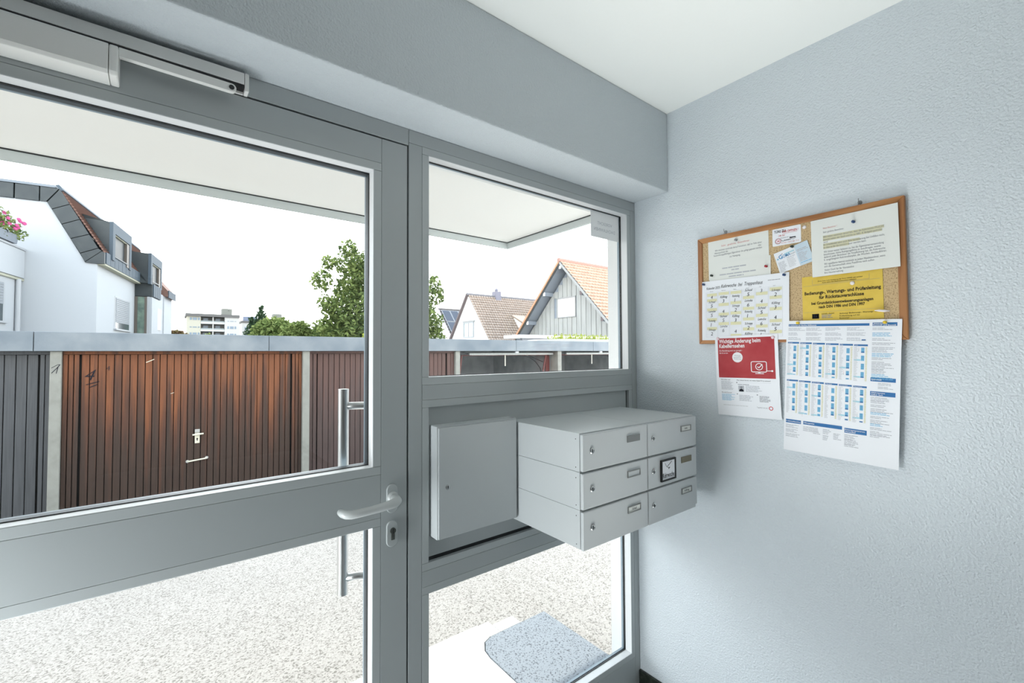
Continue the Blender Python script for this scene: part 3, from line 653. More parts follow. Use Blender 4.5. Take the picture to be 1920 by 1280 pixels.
# paper sign stuck outside the side light, its writing faces outwards
o = boxo('window_sign', 1.4420, 1.6290, 1.2945, 1.2950, 1.9905, 2.1050, SIGNM, None)
tag(o, 'white paper sign taped in the upper right corner of the side pane', 'sign')
vs, fs, wd = glyphs('VORSICHT', .0); m = MB()
m.add([(1.583-x*.098/wd, 1.2943, 2.049+y*.020) for x, y in vs], fs, MATS['light_grey_ink'])
vs, fs, wd = glyphs('DACHLAWINEN', .0); m.add([(1.602-x*.140/wd, 1.2943, 2.021+y*.020) for x, y in vs], fs, MATS['light_grey_ink'])
m.build('sign_lettering', o)

# ================================================================== OUTSIDE
FACADE = mat('facade_render', (.90, .91, .90), .85, bump=(90, .3, .003))
boxo('wall_outer_right', 1.784, 9, 1.331, 1.49, -.6, 9, FACADE, kind='structure')
boxo('wall_outer_left', -9, -.655, 1.331, 1.49, -.6, 9, FACADE, kind='structure')
boxo('wall_outer_top', -.655, 1.784, 1.331, 1.49, 2.185, 9, FACADE, kind='structure')
# courtyard ground, falling towards the garages
m = bpy.data.materials.new('pebble_paving'); m.use_nodes = True; t = m.node_tree; bs = t.nodes['Principled BSDF']; MATS['pebble'] = m
c = t.nodes.new('ShaderNodeTexCoord'); v = t.nodes.new('ShaderNodeTexVoronoi'); v.inputs['Scale'].default_value = 120; n = t.nodes.new('ShaderNodeTexNoise'); n.inputs['Scale'].default_value = 1.2
r = t.nodes.new('ShaderNodeValToRGB'); e_ = r.color_ramp.elements; e_[0].position = .12; e_[0].color = (.16, .15, .135, 1); e_[1].position = .26; e_[1].color = (.29, .275, .255, 1)
x_ = e_.new(.85); x_.color = (.37, .355, .33, 1)
sepc = t.nodes.new('ShaderNodeSeparateColor'); mx = t.nodes.new('ShaderNodeMix'); mx.data_type = 'RGBA'; mx.blend_type = 'MULTIPLY'; mx.inputs[0].default_value = .12
t.links.new(c.outputs['Object'], v.inputs['Vector']); t.links.new(c.outputs['Object'], n.inputs['Vector']); t.links.new(v.outputs['Color'], sepc.inputs[0]); t.links.new(sepc.outputs[0], r.inputs[0])
t.links.new(r.outputs[0], mx.inputs['A']); t.links.new(n.outputs['Fac'], mx.inputs['B']); t.links.new(mx.outputs['Result'], bs.inputs['Base Color'])
bp_ = t.nodes.new('ShaderNodeBump'); bp_.inputs['Strength'].default_value = .35; bp_.inputs['Distance'].default_value = .004; t.links.new(v.outputs['Distance'], bp_.inputs['Height']); bp_.invert = True; t.links.new(bp_.outputs[0], bs.inputs['Normal']); bs.inputs['Roughness'].default_value = .9
m_ = MB(); ys = [(1.33, -.20), (2.6, -.20), (8.0, -.60), (420, -.60)]
for (ya, za), (yb, zb) in zip(ys[:-1], ys[1:]): m_.add([(-120, ya, za), (260, ya, za), (260, yb, zb), (-120, yb, zb)], [(0, 1, 2, 3)], m)
m_.build('courtyard_ground', None, kind='structure')

WHITEOUT = mat('whiteout_stone', (0.720, 0.711, 0.693), .7, bump=(120, .2, .002))  # white stands in for the blown out part of the landing
SHADEDGRANITE = mat('shaded_granite', (.215, .245, .275), .75, var=(130, (.05, .06, .075), .53, .64), bump=(160, .3, .002))  # canopy shade on the landing put into this darker granite tone
tag(MB().prism([(-.60, 1.332, -.195), (1.286, 1.332, -.195), (1.286, 1.84, -.195), (1.296, 1.902, -.195), (1.332, 1.959, -.195), (1.384, 1.981, -.195), (1.384, 2.105, -.195), (-.60, 2.105, -.195)], (0, 0, .175), WHITEOUT).build('whiteout_or_shaded_landing', None, .004), 'wide landing slab coloured white as blown out, outside the entrance door', 'stone slab', 'landing slabs in front of the door')
tag(MB().prism([(1.290, 1.332, -.195), (1.765, 1.332, -.195), (1.765, 1.977, -.195), (1.385, 1.977, -.195), (1.335, 1.955, -.195), (1.300, 1.90, -.195), (1.290, 1.84, -.195)], (0, 0, .175), SHADEDGRANITE).build('whiteout_or_shaded_landing', None, .004), 'speckled granite landing patch coloured grey as shaded, outside the right end of the lower pane', 'stone slab', 'landing slabs in front of the door')
tag(boxo('whiteout_or_shaded_landing', 1.388, 1.452, 1.981, 2.100, -.195, -.022, WHITEOUT, None, .004), 'small piece of the blown out white landing edge at its outer corner', 'stone slab', 'landing slabs in front of the door')
tag(boxo('whiteout_or_shaded_landing', 1.456, 1.592, 1.981, 2.060, -.195, -.022, WHITEOUT, None, .004), 'narrow piece of the blown out white landing edge along the granite front', 'stone slab', 'landing slabs in front of the door')

# canopy
SOFFIT = mat('canopy_soffit', (.93, .92, .885), .6); LIP = mat('canopy_lip', (.56, .60, .595), .6, bump=(200, .15, .001))
can = empty('entrance_canopy', (.5, 1.49, 2.55), 'flat cream white canopy above the entrance with grey drip edge', 'canopy')
_b = set(bpy.data.objects)
boxo('soffit_panel', -4.2, 2.572, 1.492, 3.372, 2.552, 2.64, SOFFIT)
boxo('joint_strip', -4.2, 2.576, 3.3725, 3.3765, 2.545, 2.60, DARK); boxo('joint_strip', 2.5725, 2.5765, 1.492, 3.3765, 2.545, 2.60, DARK)
boxo('edge_trim', -4.2, 2.60, 3.377, 3.402, 2.493, 2.72, LIP); boxo('edge_trim', 2.577, 2.602, 1.492, 3.3765, 2.493, 2.72, LIP)
for o in set(bpy.data.objects)-_b: P(o, can)

# ------------------------------------------------------------------ garages
CONC = mat('garage_concrete', (.165, .195, .225),   .9, var=(2.2, (.28, .305, .325), .35, .7), bump=(70, .4, .004))
PILL = mat('pillar_concrete', (0.298, 0.298, 0.268), .9, var=(9, (0.248, 0.248, 0.223), .4, .7), bump=(80, .5, .004))
GDARK = mat('garage_inside', (.42, .43, .43), .95, var=(4, (.30, .31, .31), .4, .7))
def plankmat(name, c_hi, c_lo, c_st, z_lo, z_hi):
    m = bpy.data.materials.new(name); m.use_nodes = True; t = m.node_tree; bs = t.nodes['Principled BSDF']; bs.inputs['Roughness'].default_value = .6
    g = t.nodes.new('ShaderNodeNewGeometry'); mp = t.nodes.new('ShaderNodeMapping'); mp.inputs['Scale'].default_value = (8, 8, .28)
    n1 = t.nodes.new('ShaderNodeTexNoise'); n1.inputs['Scale'].default_value = 1.6; n1.inputs['Detail'].default_value = 5
    n2 = t.nodes.new('ShaderNodeTexNoise'); n2.inputs['Scale'].default_value = 9; n2.inputs['Detail'].default_value = 4
    s = t.nodes.new('ShaderNodeSeparateXYZ'); oi = t.nodes.new('ShaderNodeObjectInfo')
    L = t.links.new; L(g.outputs['Position'], mp.inputs[0]); L(mp.outputs[0], n1.inputs['Vector']); L(mp.outputs[0], n2.inputs['Vector']); L(g.outputs['Position'], s.inputs[0])
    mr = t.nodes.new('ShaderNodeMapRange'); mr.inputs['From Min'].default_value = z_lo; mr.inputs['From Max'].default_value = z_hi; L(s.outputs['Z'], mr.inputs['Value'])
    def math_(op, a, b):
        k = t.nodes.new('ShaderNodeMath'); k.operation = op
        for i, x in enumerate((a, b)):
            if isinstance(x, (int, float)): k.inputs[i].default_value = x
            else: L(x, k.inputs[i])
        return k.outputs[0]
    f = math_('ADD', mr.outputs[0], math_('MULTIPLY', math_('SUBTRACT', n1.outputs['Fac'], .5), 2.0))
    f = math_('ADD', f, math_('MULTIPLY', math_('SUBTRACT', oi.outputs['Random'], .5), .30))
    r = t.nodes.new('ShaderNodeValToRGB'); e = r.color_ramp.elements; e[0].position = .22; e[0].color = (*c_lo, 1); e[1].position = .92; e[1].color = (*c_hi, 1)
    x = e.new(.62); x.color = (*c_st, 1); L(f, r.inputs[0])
    mx = t.nodes.new('ShaderNodeMix'); mx.data_type = 'RGBA'; mx.blend_type = 'MULTIPLY'; mx.inputs[0].default_value = .55; L(r.outputs[0], mx.inputs['A']); 
    r2_ = t.nodes.new('ShaderNodeValToRGB'); r2_.color_ramp.elements[0].position = .3; r2_.color_ramp.elements[0].color = (.45, .45, .45, 1); r2_.color_ramp.elements[1].position = .62; L(n2.outputs['Fac'], r2_.inputs[0]); L(r2_.outputs[0], mx.inputs['B'])
    L(mx.outputs['Result'], bs.inputs['Base Color']); MATS[name] = m; return m
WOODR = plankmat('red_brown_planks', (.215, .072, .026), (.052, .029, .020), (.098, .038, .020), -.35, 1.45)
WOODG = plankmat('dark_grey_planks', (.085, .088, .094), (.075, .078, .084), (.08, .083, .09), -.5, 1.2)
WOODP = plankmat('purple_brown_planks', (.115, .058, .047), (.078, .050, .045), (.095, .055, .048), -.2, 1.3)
REDFRAME = mat('red_oxide_steel', (.15, .05, .045), .6)
CREAM = mat('cream_metal', (.75, .72, .58), .5)

gr = empty('garage_row', (1.5, 8.1, -.6), 'row of flat roofed concrete garages across the courtyard', 'garage')
_b = set(bpy.data.objects)
xs = [-6.5, -3.9, -1.3, 1.3, 3.85, 6.35, 8.96, 11.6, 14.2]
for a, c_ in zip(xs[:-1], xs[1:]): boxo('fascia_panel', a+.004, c_-.004, 8.0, 8.13, 1.545, 1.79, CONC, None, .004)
pil = [(-6.9, -6.79), (-4.03, -3.92), (-1.160, -1.054), (1.814, 1.923), (4.772, 4.875), (7.70, 7.83), (10.66, 10.78), (13.55, 13.67)]
for a, c_ in pil: boxo('pillar', a, c_, 8.04, 8.32, -.6, 1.545, PILL, None, .006)
boxo('roof_slab', -6.9, 14.2, 8.13, 11.0, 1.60, 1.775, CONC)
for a, c_ in pil: boxo('side_wall', a, c_, 8.32, 10.8, -.6, 1.60, GDARK)
boxo('back_wall', -6.9, 14.2, 10.8, 11.0, -.6, 1.60, GDARK)
for o in set(bpy.data.objects)-_b: P(o, gr)

def gdoor(label, x0, x1, l0, l1, nleaf, nl, nr, mt, hardware=False, leafmat=None):
    t = empty('garage_door', ((x0+x1)/2, 8.15, -.55), label, 'garage door', 'closed plank garage doors')
    zt, zb = 1.498, -.55; rx = t.location
    P(boxo('top_rail', x0, x1, 8.10, 8.16, 1.502, 1.545, mt, None, .003), t)
    P(boxo('backing_sheet', x0, x1, 8.175, 8.185, zb, 1.545, DARK), t)
    def planks(a, c_, n, y, mt2):
        wdt = (c_-a)/n; g = .004
        me = None
        for i in range(n):
            if me is None:
                o = boxo('plank', -wdt/2+g, wdt/2-g, 0, .022, 0, zt-zb, mt2, None); bmx = bmesh.new(); bmx.from_mesh(o.data)
                bmesh.ops.bevel(bmx, geom=[e for e in bmx.edges if abs(e.verts[0].co.z-e.verts[1].co.z) > 1 and e.verts[0].co.y < .01], offset=.004, segments=1, affect='EDGES'); bmx.to_mesh(o.data); bmx.free(); me = o.data
            else:
                o = bpy.data.objects.new('plank', me); COL.objects.link(o)
            o.parent = t; o.location = Vector((a+wdt*(i+.5), y+random.uniform(-.0015, .0015), zb))-rx
    if nl: planks(x0, l0-.008, nl, 8.105, mt)
    if nr: planks(l1+.008, x1, nr, 8.105, mt)
    planks(l0+.006, l1-.006, nleaf, 8.130, leafmat or mt)
    if hardware:
        hx = (.383)
        P(MB().box(hx-.030, hx+.030, 8.116, 8.129, .180, .33, CREAM).box(hx-.030, hx+.030, 8.112, 8.129, .335, .385, STEEL).build('lock_plate', None, .004), t)
        P(MB().tube([(hx-.06, 8.085, .310), (hx+.075, 8.085, .318)], .012, CREAM, 10).tube([(hx, 8.13, .312), (hx, 8.085, .312)], .010, CREAM, 8).build('turn_handle', None), t)
        P(MB().lathe((hx, 8.116, .245), (0, -1, 0), [(0, .012), (.002, .012)], DARK, 12).box(hx-.005, hx+.005, 8.112, 8.116, .215, .245, DARK).build('key_hole', None), t)
        P(MB().tube([(hx-.115, 8.128, -.075), (hx-.095, 8.095, -.072), (hx+.10, 8.095, -.055), (hx+.12, 8.128, -.050)], .011, CREAM, 10).lathe((hx-.115, 8.13, -.075), (0, -1, 0), [(0, .022), (.005, .022)], STEEL, 10).lathe((hx+.12, 8.13, -.050), (0, -1, 0), [(0, .022), (.005, .022)], STEEL, 10).build('pull_handle', None), t)
        m = MB()
        for s_, x_, z_, k, sh in (('4', -.845, 1.155, .21, .35), ('4', -.635, 1.285, .085, .1)):
            vs, fs, wd = glyphs(s_, -.01, sh); m.add([(x_+a*k, 8.1245, z_+b_*k) for a, b_ in vs], fs, INK)
        for q in ((-.83, 1.10, -.70, 1.14), (-.80, 1.06, -.72, 1.10)):
            strk(m, [(q[0], q[1]), (q[2], q[3])], .010, INK, 8.1245)
        P(m.build('painted_number', None), t)
        m = MB(); strk(m, [(-.22, 1.385), (-.17, 1.41), (-.13, 1.43)], .010, CREAM, 8.1245); strk(m, [(.06, .93), (.10, .945)], .006, CREAM, 8.1245); P(m.build('scratch', None), t)
    return t
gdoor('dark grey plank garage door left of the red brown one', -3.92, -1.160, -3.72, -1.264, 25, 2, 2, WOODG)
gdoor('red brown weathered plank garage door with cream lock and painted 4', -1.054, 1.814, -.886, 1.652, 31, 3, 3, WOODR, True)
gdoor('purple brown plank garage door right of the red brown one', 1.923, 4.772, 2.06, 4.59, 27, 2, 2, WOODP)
m = MB(); strk(m, [(-1.142, 1.265), (-1.09, 1.335), (-1.068, 1.37)], .008, INK, 8.0385); strk(m, [(-1.145, 1.33), (-1.09, 1.37), (-1.065, 1.375)], .006, INK, 8.0385); strk(m, [(-1.10, 1.26), (-1.085, 1.34)], .007, INK, 8.0385)
P(m.build('pencil_mark', None), gr)
# raised doors in the two open garages
RAIL = mat('pale_steel_rail', (.50, .52, .50), .6, var=(30, (.40, .42, .40), .4, .7)); ARM = mat('black_spring_arm', (.015, .015, .016), .5)
for i, (a, c_) in enumerate(((4.875, 7.70), (7.83, 10.66))):
    t = empty('raised_garage_door', ((a+c_)/2, 8.4, 1.4), ['raised tilt door in the open garage beside the closed purple brown door', 'raised tilt door in the open garage at the right end'][i], 'garage door', 'raised doors of the open garages')
    P(boxo('door_edge', a+.335, c_-.005, 8.20, 8.26, 1.452, 1.502, RAIL, None, .004), t)
    P(boxo('door_leaf', a+.14, c_-.14, 8.26, 10.2, 1.47, 1.50, MATS['dark_grey_planks']), t)
    P(MB().tube([(a+.165, 8.25, 1.455), (a+.10, 8.25, 1.0), (a+.06, 8.25, -.58)], .022, REDFRAME, 6).tube([(a+.165, 8.25, 1.448), (c_-.20, 8.25, 1.448)], .010, REDFRAME, 6).tube([(c_-.21, 8.25, 1.455), (c_-.32, 8.25, 1.0), (c_-.36, 8.25, -.58)], .022, REDFRAME, 6).build('door_frame', None), t)
    P(MB().box(a+.02, a+.10, 8.33, 8.36, -.58, 1.43, WOODP).box(c_-.14, c_-.02, 8.33, 8.36, -.58, 1.43, REDFRAME).build('jamb_board', None), t)
    P(MB().tube([(c_-1.12, 8.25, 1.442), (c_-.9, 8.25, 1.43), (c_-.72, 8.25, 1.385), (c_-.55, 8.25, 1.285), (c_-.40, 8.25, 1.12), (c_-.33, 8.25, .9)], .011, ARM, 6).tube([(c_-.78, 8.27, 1.445), (c_-.30, 8.27, 1.28)], .010, ARM, 6).build('spring_arm', None), t)
    P(MB().box(a+1.325, a+1.350, 8.24, 8.25, 1.20, 1.452, CREAM).build('pull_strap', None, .002), t)
    P(boxo('end_bracket', a+1.58, a+1.68, 8.16, 8.20, 1.50, 1.54, PAPERW, None, .004), t)

# planter kerb and plants on the garage roof
tag(MB().prism([(7.45, 8.6, 1.776), (13.9, 8.6, 1.776), (13.9, 8.6, 1.885), (8.7, 8.6, 1.880), (7.7, 8.6, 1.850), (7.5, 8.6, 1.82)], (0, .5, 0), mat('roof_kerb', (.55, .55, .52), .9, var=(60, (.35, .35, .33), .45, .6))).build('roof_kerb', None, .01), 'low pebbled concrete kerb on the garage roof at the right', 'kerb')

# ------------------------------------------------------------------ foliage
def leafmat(name, ca, cb):
    m = bpy.data.materials.new(name); m.use_nodes = True; t = m.node_tree; t.nodes.clear(); L = t.links.new
    o = t.nodes.new('ShaderNodeOutputMaterial'); d = t.nodes.new('ShaderNodeBsdfDiffuse'); tr = t.nodes.new('ShaderNodeBsdfTranslucent'); mx = t.nodes.new('ShaderNodeMixShader'); mx.inputs[0].default_value = .30
    g = t.nodes.new('ShaderNodeNewGeometry'); r = t.nodes.new('ShaderNodeValToRGB'); r.color_ramp.elements[0].color = (*ca, 1); r.color_ramp.elements[1].color = (*cb, 1)
    L(g.outputs['Random Per Island'], r.inputs[0]); L(r.outputs[0], d.inputs[0]); L(r.outputs[0], tr.inputs[0]); L(d.outputs[0], mx.inputs[1]); L(tr.outputs[0], mx.inputs[2]); L(mx.outputs[0], o.inputs[0])
    MATS[name] = m; return m
LEAF1 = leafmat('broad_leaf', (.060, .095, .035), (.26, .32, .11)); LEAF2 = leafmat('bush_leaf', (.085, .13, .04), (.30, .36, .13)); LEAF3 = leafmat('conifer_needle', (.03, .06, .035), (.09, .14, .07))
LEAF4 = leafmat('copper_leaf', (.10, .05, .04), (.22, .20, .08)); LEAF5 = leafmat('lime_leaf', (.20, .27, .035), (.40, .42, .08)); BARK = mat('bark', (.11, .085, .06), .9)
PETAL = mat('pink_petal', (.40, .05, .17), .7)
def foliage(name, parent, blobs, n, size, mt, seed=1, shell=.55):
    r = random.Random(seed); m = MB(); tot = sum(b[1]*b[1] if not isinstance(b[1], tuple) else b[1][0]*b[1][2] for b in blobs); vs = []; fs = []
    for c, R in blobs:
        Rx = R if isinstance(R, tuple) else (R, R, R); k = int(n*(Rx[0]*Rx[2])/tot)
        for i in range(k):
            while True:
                q = Vector((r.uniform(-1, 1), r.uniform(-1, 1), r.uniform(-1, 1)))
                if shell < q.length < 1: break
            q *= r.uniform(.86, 1.06)
            p = Vector((c[0]+q.x*Rx[0], c[1]+q.y*Rx[1], c[2]+q.z*Rx[2])); s_ = size*r.uniform(.6, 1.3)
            nn = (q.normalized()*.6+Vector((r.gauss(0, 1), r.gauss(0, 1), r.gauss(0, 1)+.5))).normalized(); a = nn.orthogonal().normalized(); b_ = nn.cross(a); th = r.uniform(0, 6.28); a, b_ = a*math.cos(th)+b_*math.sin(th), b_*math.cos(th)-a*math.sin(th)
            z = len(vs); vs += [p-a*s_, p-b_*s_*.5+nn*s_*.1, p+a*s_, p+b_*s_*.5+nn*s_*.1]; fs.append((z, z+1, z+2, z+3))
    m.add(vs, fs, mt); me = bpy.data.meshes.new(name); me.from_pydata(m.v, [], m.f); me.materials.append(mt)
    o = bpy.data.objects.new(name, me); COL.objects.link(o); o['kind'] = 'stuff'; P(o, parent); return o
def tree(name, label, cat, base, blobs, n, size, mt, trunk=None, group=None, seed=1, shell=.55):
    t = empty(name, base, label, cat, group)
    if trunk: P(MB().tube(trunk[0], trunk[1], BARK, 8).build('trunk', None, smooth=True), t)
    foliage('foliage', t, blobs, n, size, mt, seed, shell); return t
r = random.Random(3); bl = []
for z_, R in ((2.2, 2.6), (3.3, 2.75), (4.5, 2.2), (5.6, 1.5), (6.6, .9), (7.3, .5)):
    for i in range(7 if R > 1 else 3):
        a = 2*math.pi*i/7+r.uniform(-.3, .3); q = R*.62*r.uniform(.8, 1.1); bl.append(((7.95+q*math.cos(a), 20.6+q*math.sin(a), z_+r.uniform(-.35, .35)), R*.40*r.uniform(.8, 1.15)))
bl += [((5.5, 20, 3.7), .45), ((6.35, 20, 6.2), .45), ((6.3, 20, 5.5), .6), ((5.6, 20.2, 5.5), .35), ((5.3, 20.2, 4.7), .5), ((10.55, 20, 5.0), .45), ((10.7, 20, 4.4), .5), ((5.35, 20.1, 2.6), .5), ((10.5, 20.2, 3.0), .75), ((10.4, 20.2, 2.2), .9)]
tree('broadleaf_tree', 'tall bright green broadleaf tree behind the garages and the door mullion', 'tree', (7.95, 20.6, -.6), bl, 26000, .105, LEAF1, ([(7.95, 20.6, -.6), (7.9, 20.6, 2), (8.0, 20.6, 5), (7.95, 20.6, 7)], [.26, .2, .12, .04]), 'trees behind the garages', 4, .35)
bl = [((4.7, 28, 2.4), 1.15), ((5.5, 28, 2.2), 1.0), ((5.0, 28.2, 2.9), .75), ((3.95, 28, 1.9), .75), ((6.1, 28, 1.9), .75), ((4.4, 28.2, 3.0), .5), ((5.6, 28.2, 2.9), .4)]
tree('garden_bush', 'round light green bush tree right of the apartment block', 'tree', (4.9, 28, -.6), bl, 12000, .12, LEAF2, ([(4.9, 28, -.6), (4.9, 28, 2.2)], [.18, .08]), 'trees behind the garages', 5, .3)
bl = [((5.05, 34, 4.55), (.16, .16, .35)), ((5.05, 34, 4.2), (.34, .34, .3)), ((5.0, 34, 3.8), (.55, .55, .35)), ((4.95, 34, 3.4), (.75, .75, .4)), ((4.9, 34, 2.9), (.95, .95, .5)), ((4.9, 34, 2.2), (1.15, 1.15, .7)), ((4.45, 34, 3.75), (.16, .16, .3))]
tree('conifer', 'dark conifer tip standing behind the round bush tree', 'tree', (5, 34, -.6), bl, 3200, .10, LEAF3, ([(5, 34, -.6), (5.05, 34, 4.4)], [.2, .03]), 'trees behind the garages', 6, .2)
bl = [((4.9+.36*i, 24, 2.15+.28*math.sin(i*1.7)), .48) for i in range(8)]
bl = [((c[0], c[1], c[2]+.22), .56) for c, q in bl]
tree('hedge', 'low green hedge between the round bush and the tall tree', 'hedge', (6.2, 24, -.6), bl, 9000, .095, LEAF2, ([(6.2, 24, -.6), (6.2, 24, 2.2)], [.12, .05]), None, 7, .2)
bl = [((.55, 40, 2.9), .5), ((.95, 40, 2.7), .45)]
tree('copper_shrub', 'small copper leaved shrub left of the apartment block', 'shrub', (.7, 40, -.6), bl, 700, .11, LEAF4, ([(.7, 40, -.6), (.7, 40, 2.8)], [.08, .03]), None, 8, .1)
bl = [((2.0, 42, 2.6), .45), ((2.6, 42, 2.8), .4), ((3.2, 42, 2.6), .45)]
tree('young_shrub', 'pale green shrub in front of the apartment block', 'shrub', (2.6, 42, -.6), bl, 800, .10, LEAF2, ([(2.6, 42, -.6), (2.6, 42, 2.6)], [.06, .03]), None, 9, .1)
def grass(name, label, x0, x1, y, z, h, n, seed):
    t = empty(name, ((x0+x1)/2, y, z), label, 'plant'); r = random.Random(seed); m = MB()
    for i in range(n):
        a = Vector((r.uniform(x0, x1), y+r.uniform(-.15, .15), z)); tip = a+Vector((r.gauss(0, .05), r.gauss(0, .05), h*r.uniform(.4, 1))); w_ = .010
        m.add([a-Vector((w_, 0, 0)), a+Vector((w_, 0, 0)), tip+Vector((.003, 0, 0)), tip-Vector((.003, 0, 0))], [(0, 1, 2, 3)], LEAF5)
        q = a.lerp(tip, r.uniform(.5, 1)); m.add([q+Vector((-.03, 0, 0)), q+Vector((0, 0, -.018)), q+Vector((.03, 0, .01)), q+Vector((0, 0, .03))], [(0, 1, 2, 3)], LEAF5)
    o = m.build('blades', None, kind='stuff'); P(o, t)
grass('roof_plant', 'lime green plants behind the kerb on the garage roof', 8.65, 11.2, 9.3, 1.775, .30, 340, 1)
grass('roof_plant', 'lime yellow grass tuft on the garage roof beside the door mullion', 3.05, 3.75, 8.5, 1.775, .14, 160, 2)

# ------------------------------------------------------------------ white mansard house (local u along gable, v into depth)
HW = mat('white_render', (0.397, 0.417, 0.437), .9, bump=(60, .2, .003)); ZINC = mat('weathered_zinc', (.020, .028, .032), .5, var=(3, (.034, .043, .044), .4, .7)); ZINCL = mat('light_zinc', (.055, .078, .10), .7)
SEAM = mat('zinc_seam', (.05, .065, .075), .5); SHUT = mat('shutter_slats', (0.248, 0.268, 0.288), .6); SHUTW = mat('white_shutter', (0.372, 0.382, 0.382), .6); TILE = mat('red_brown_tile', (.19, .105, .08), .8, var=(6, (.14, .075, .06), .4, .7))
WGL = mat('dark_window_glass', (.05, .065, .07), .12); BROWNF = mat('brown_frame', (.10, .085, .07), .5); WFR = mat('white_frame', (0.357, 0.372, 0.387), .5); EAVE = mat('cream_eave', (0.347, 0.347, 0.273), .8)
GREENGL = mat('stair_glass', (.09, .13, .11), .15, var=(3, (.16, .22, .17), .4, .65))
hs = empty('white_house', (-2.2, 24.0, -.6), 'white rendered house with zinc clad mansard roof and two dormers', 'house', rot=-math.radians(9.8))
def H(o): o.parent = hs; return o      # local: (u, v, z above -0.6)
def hb(name, u0, u1, v0, v1, z0, z1, mt, bev=0): return H(boxo(name, u0, u1, v0, v1, z0+.6, z1+.6, mt, None, bev))
Hp = lambda pts: [(a, c_, z+.6) for a, c_, z in pts]
H(MB().prism(Hp([(-9, 0, -.6), (0, 0, -.6), (0, 0, 5.15), (-.36, 0, 5.17), (-1.49, 0, 7.39), (-9, 0, 7.38)]), (0, 5.4, 0), HW).build('wall'))
hb('wall', -9, .69, 5.42, 6.75, -.6, 4.47, HW); hb('wall', -9, .45, 6.75, 11.5, -.6, 5.0, HW)
H(MB().prism(Hp([(-9, 5.42, 5.0), (-.2, 5.42, 5.0), (-1.45, 5.42, 7.4), (-9, 5.42, 7.4)]), (0, 6, 0), HW).build('attic_wall'))
# zinc verge panels on the gable
for a, c_ in ((-9, -6.2), (-6.16, -3.9), (-3.86, -2.37), (-2.35, -1.68)):
    hb('verge_panel', a, c_-.02, -.07, .02, 7.38, 7.94, ZINC, .01)
H(MB().prism(Hp([(-1.665, -.07, 7.385), (-1.50, -.07, 7.39), (-1.15, -.07, 7.93), (-1.665, -.07, 7.94)]), (0, .09, 0), ZINC).build('verge_panel'))
inn = [(-1.475, 7.37), (-1.34, 7.11), (-1.04, 6.57), (-.78, 6.04), (-.49, 5.50), (-.355, 5.165)]; outr = [(-1.125, 7.92), (-.84, 7.37), (-.54, 6.82), (-.25, 6.27), (.03, 5.75), (.14, 5.64)]
for i in range(5):
    (a, za), (c_, zc) = inn[i], inn[i+1]; (d_, zd), (f_, zf) = outr[i], outr[i+1]; g = .012
    H(MB().prism(Hp([(a+g*.5, -.07, za-g), (c_-g*.5, -.07, zc+g), (f_-g*.5, -.07, zf+g), (d_+g*.5, -.07, zd-g)]), (0, .09, 0), ZINC).build('verge_panel'))
H(MB().prism(Hp([(-.355, -.07, 5.155), (.0, -.07, 5.13), (.23, -.07, 5.15), (.23, -.07, 5.60), (.14, -.07, 5.63)]), (0, .09, 0), ZINC).build('verge_panel'))
H(MB().prism(Hp([(-9, -.10, 7.955), (-1.22, -.10, 7.945), (-1.36, .25, 8.14), (-9, .25, 8.13)]), (0, .3, 0), ZINCL).build('roof_edge'))
hb('flat_roof', -9, -1.3, .2, 11.4, 7.4, 7.98, ZINC)
# tiled slope: real courses
n = 22; m = MB(); e0, e1 = (.20, 5.62), (-1.13, 7.92)
for i in range(n):
    f0, f1 = i/n, (i+1)/n; u0, z0 = e0[0]+(e1[0]-e0[0])*f0, e0[1]+(e1[1]-e0[1])*f0; u1, z1 = e0[0]+(e1[0]-e0[0])*f1, e0[1]+(e1[1]-e0[1])*f1
    m.prism(Hp([(u0+.05, .03, z0+.02), (u0-.02, .03, z0-.02), (u1, .03, z1)]), (0, 11.4, 0), TILE)
o = m.build('roof_tiles', None); o['kind'] = 'stuff'; H(o)
H(MB().prism(Hp([(-1.10, -.05, 7.86), (-1.02, -.05, 7.90), (-1.16, -.05, 8.10), (-1.26, -.05, 8.06)]), (0, 11.4, 0), ZINCL).build('ridge_flashing'))
hb('eaves_soffit', -.05, .24, .02, 5.42, 5.10, 5.165, EAVE)
for i in range(10):
    hb('seam_panel', .20, .255, .10+i*.53, .60+i*.53, 5.17, 5.64, ZINCL, .004)
hb('eaves_backing', .1, .215, .02, 5.42, 5.16, 5.62, SEAM)
# stair bay
hb('stair_head_panel', .0, .70, 5.38, 5.46, 4.49, 5.62, ZINC, .01)
H(MB().prism(Hp([(-.5, 5.44, 4.49), (.70, 5.44, 4.49), (.70, 5.44, 5.12), (.0, 5.44, 5.62), (-.5, 5.44, 5.9)]), (0, 1.75, 0), ZINC).build('stair_roof'))
for i in range(4): hb('seam_panel', .69, .745, 5.5+i*.42, 5.88+i*.42, 4.50, 5.14, ZINCL, .004)
hb('stair_frame', .01, .50, 5.36, 5.42, -.6, 4.47, BROWNF); hb('stair_glass', .13, .40, 5.345, 5.36, -.6, 4.46, GREENGL); hb('corner_post', .50, .60, 5.37, 5.42, -.6, 4.48, WFR)
# far wing
H(MB().prism(Hp([(-1, 9.3, 4.95), (.70, 9.3, 4.95), (.66, 9.3, 5.28), (.12, 9.3, 5.95), (-1, 9.3, 7.4)]), (0, 2.2, 0), TILE).build('far_roof'))
for i in range(5): hb('seam_panel', .68, .73, 9.3+i*.42, 9.68+i*.42, 4.88, 5.30, ZINCL, .004)
hb('wall', -1, .50, 9.3, 11.5, -.6, 4.95, HW); hb('window_frame', .45, .48, 7.6, 8.7, 2.9, 4.1, WFR); 
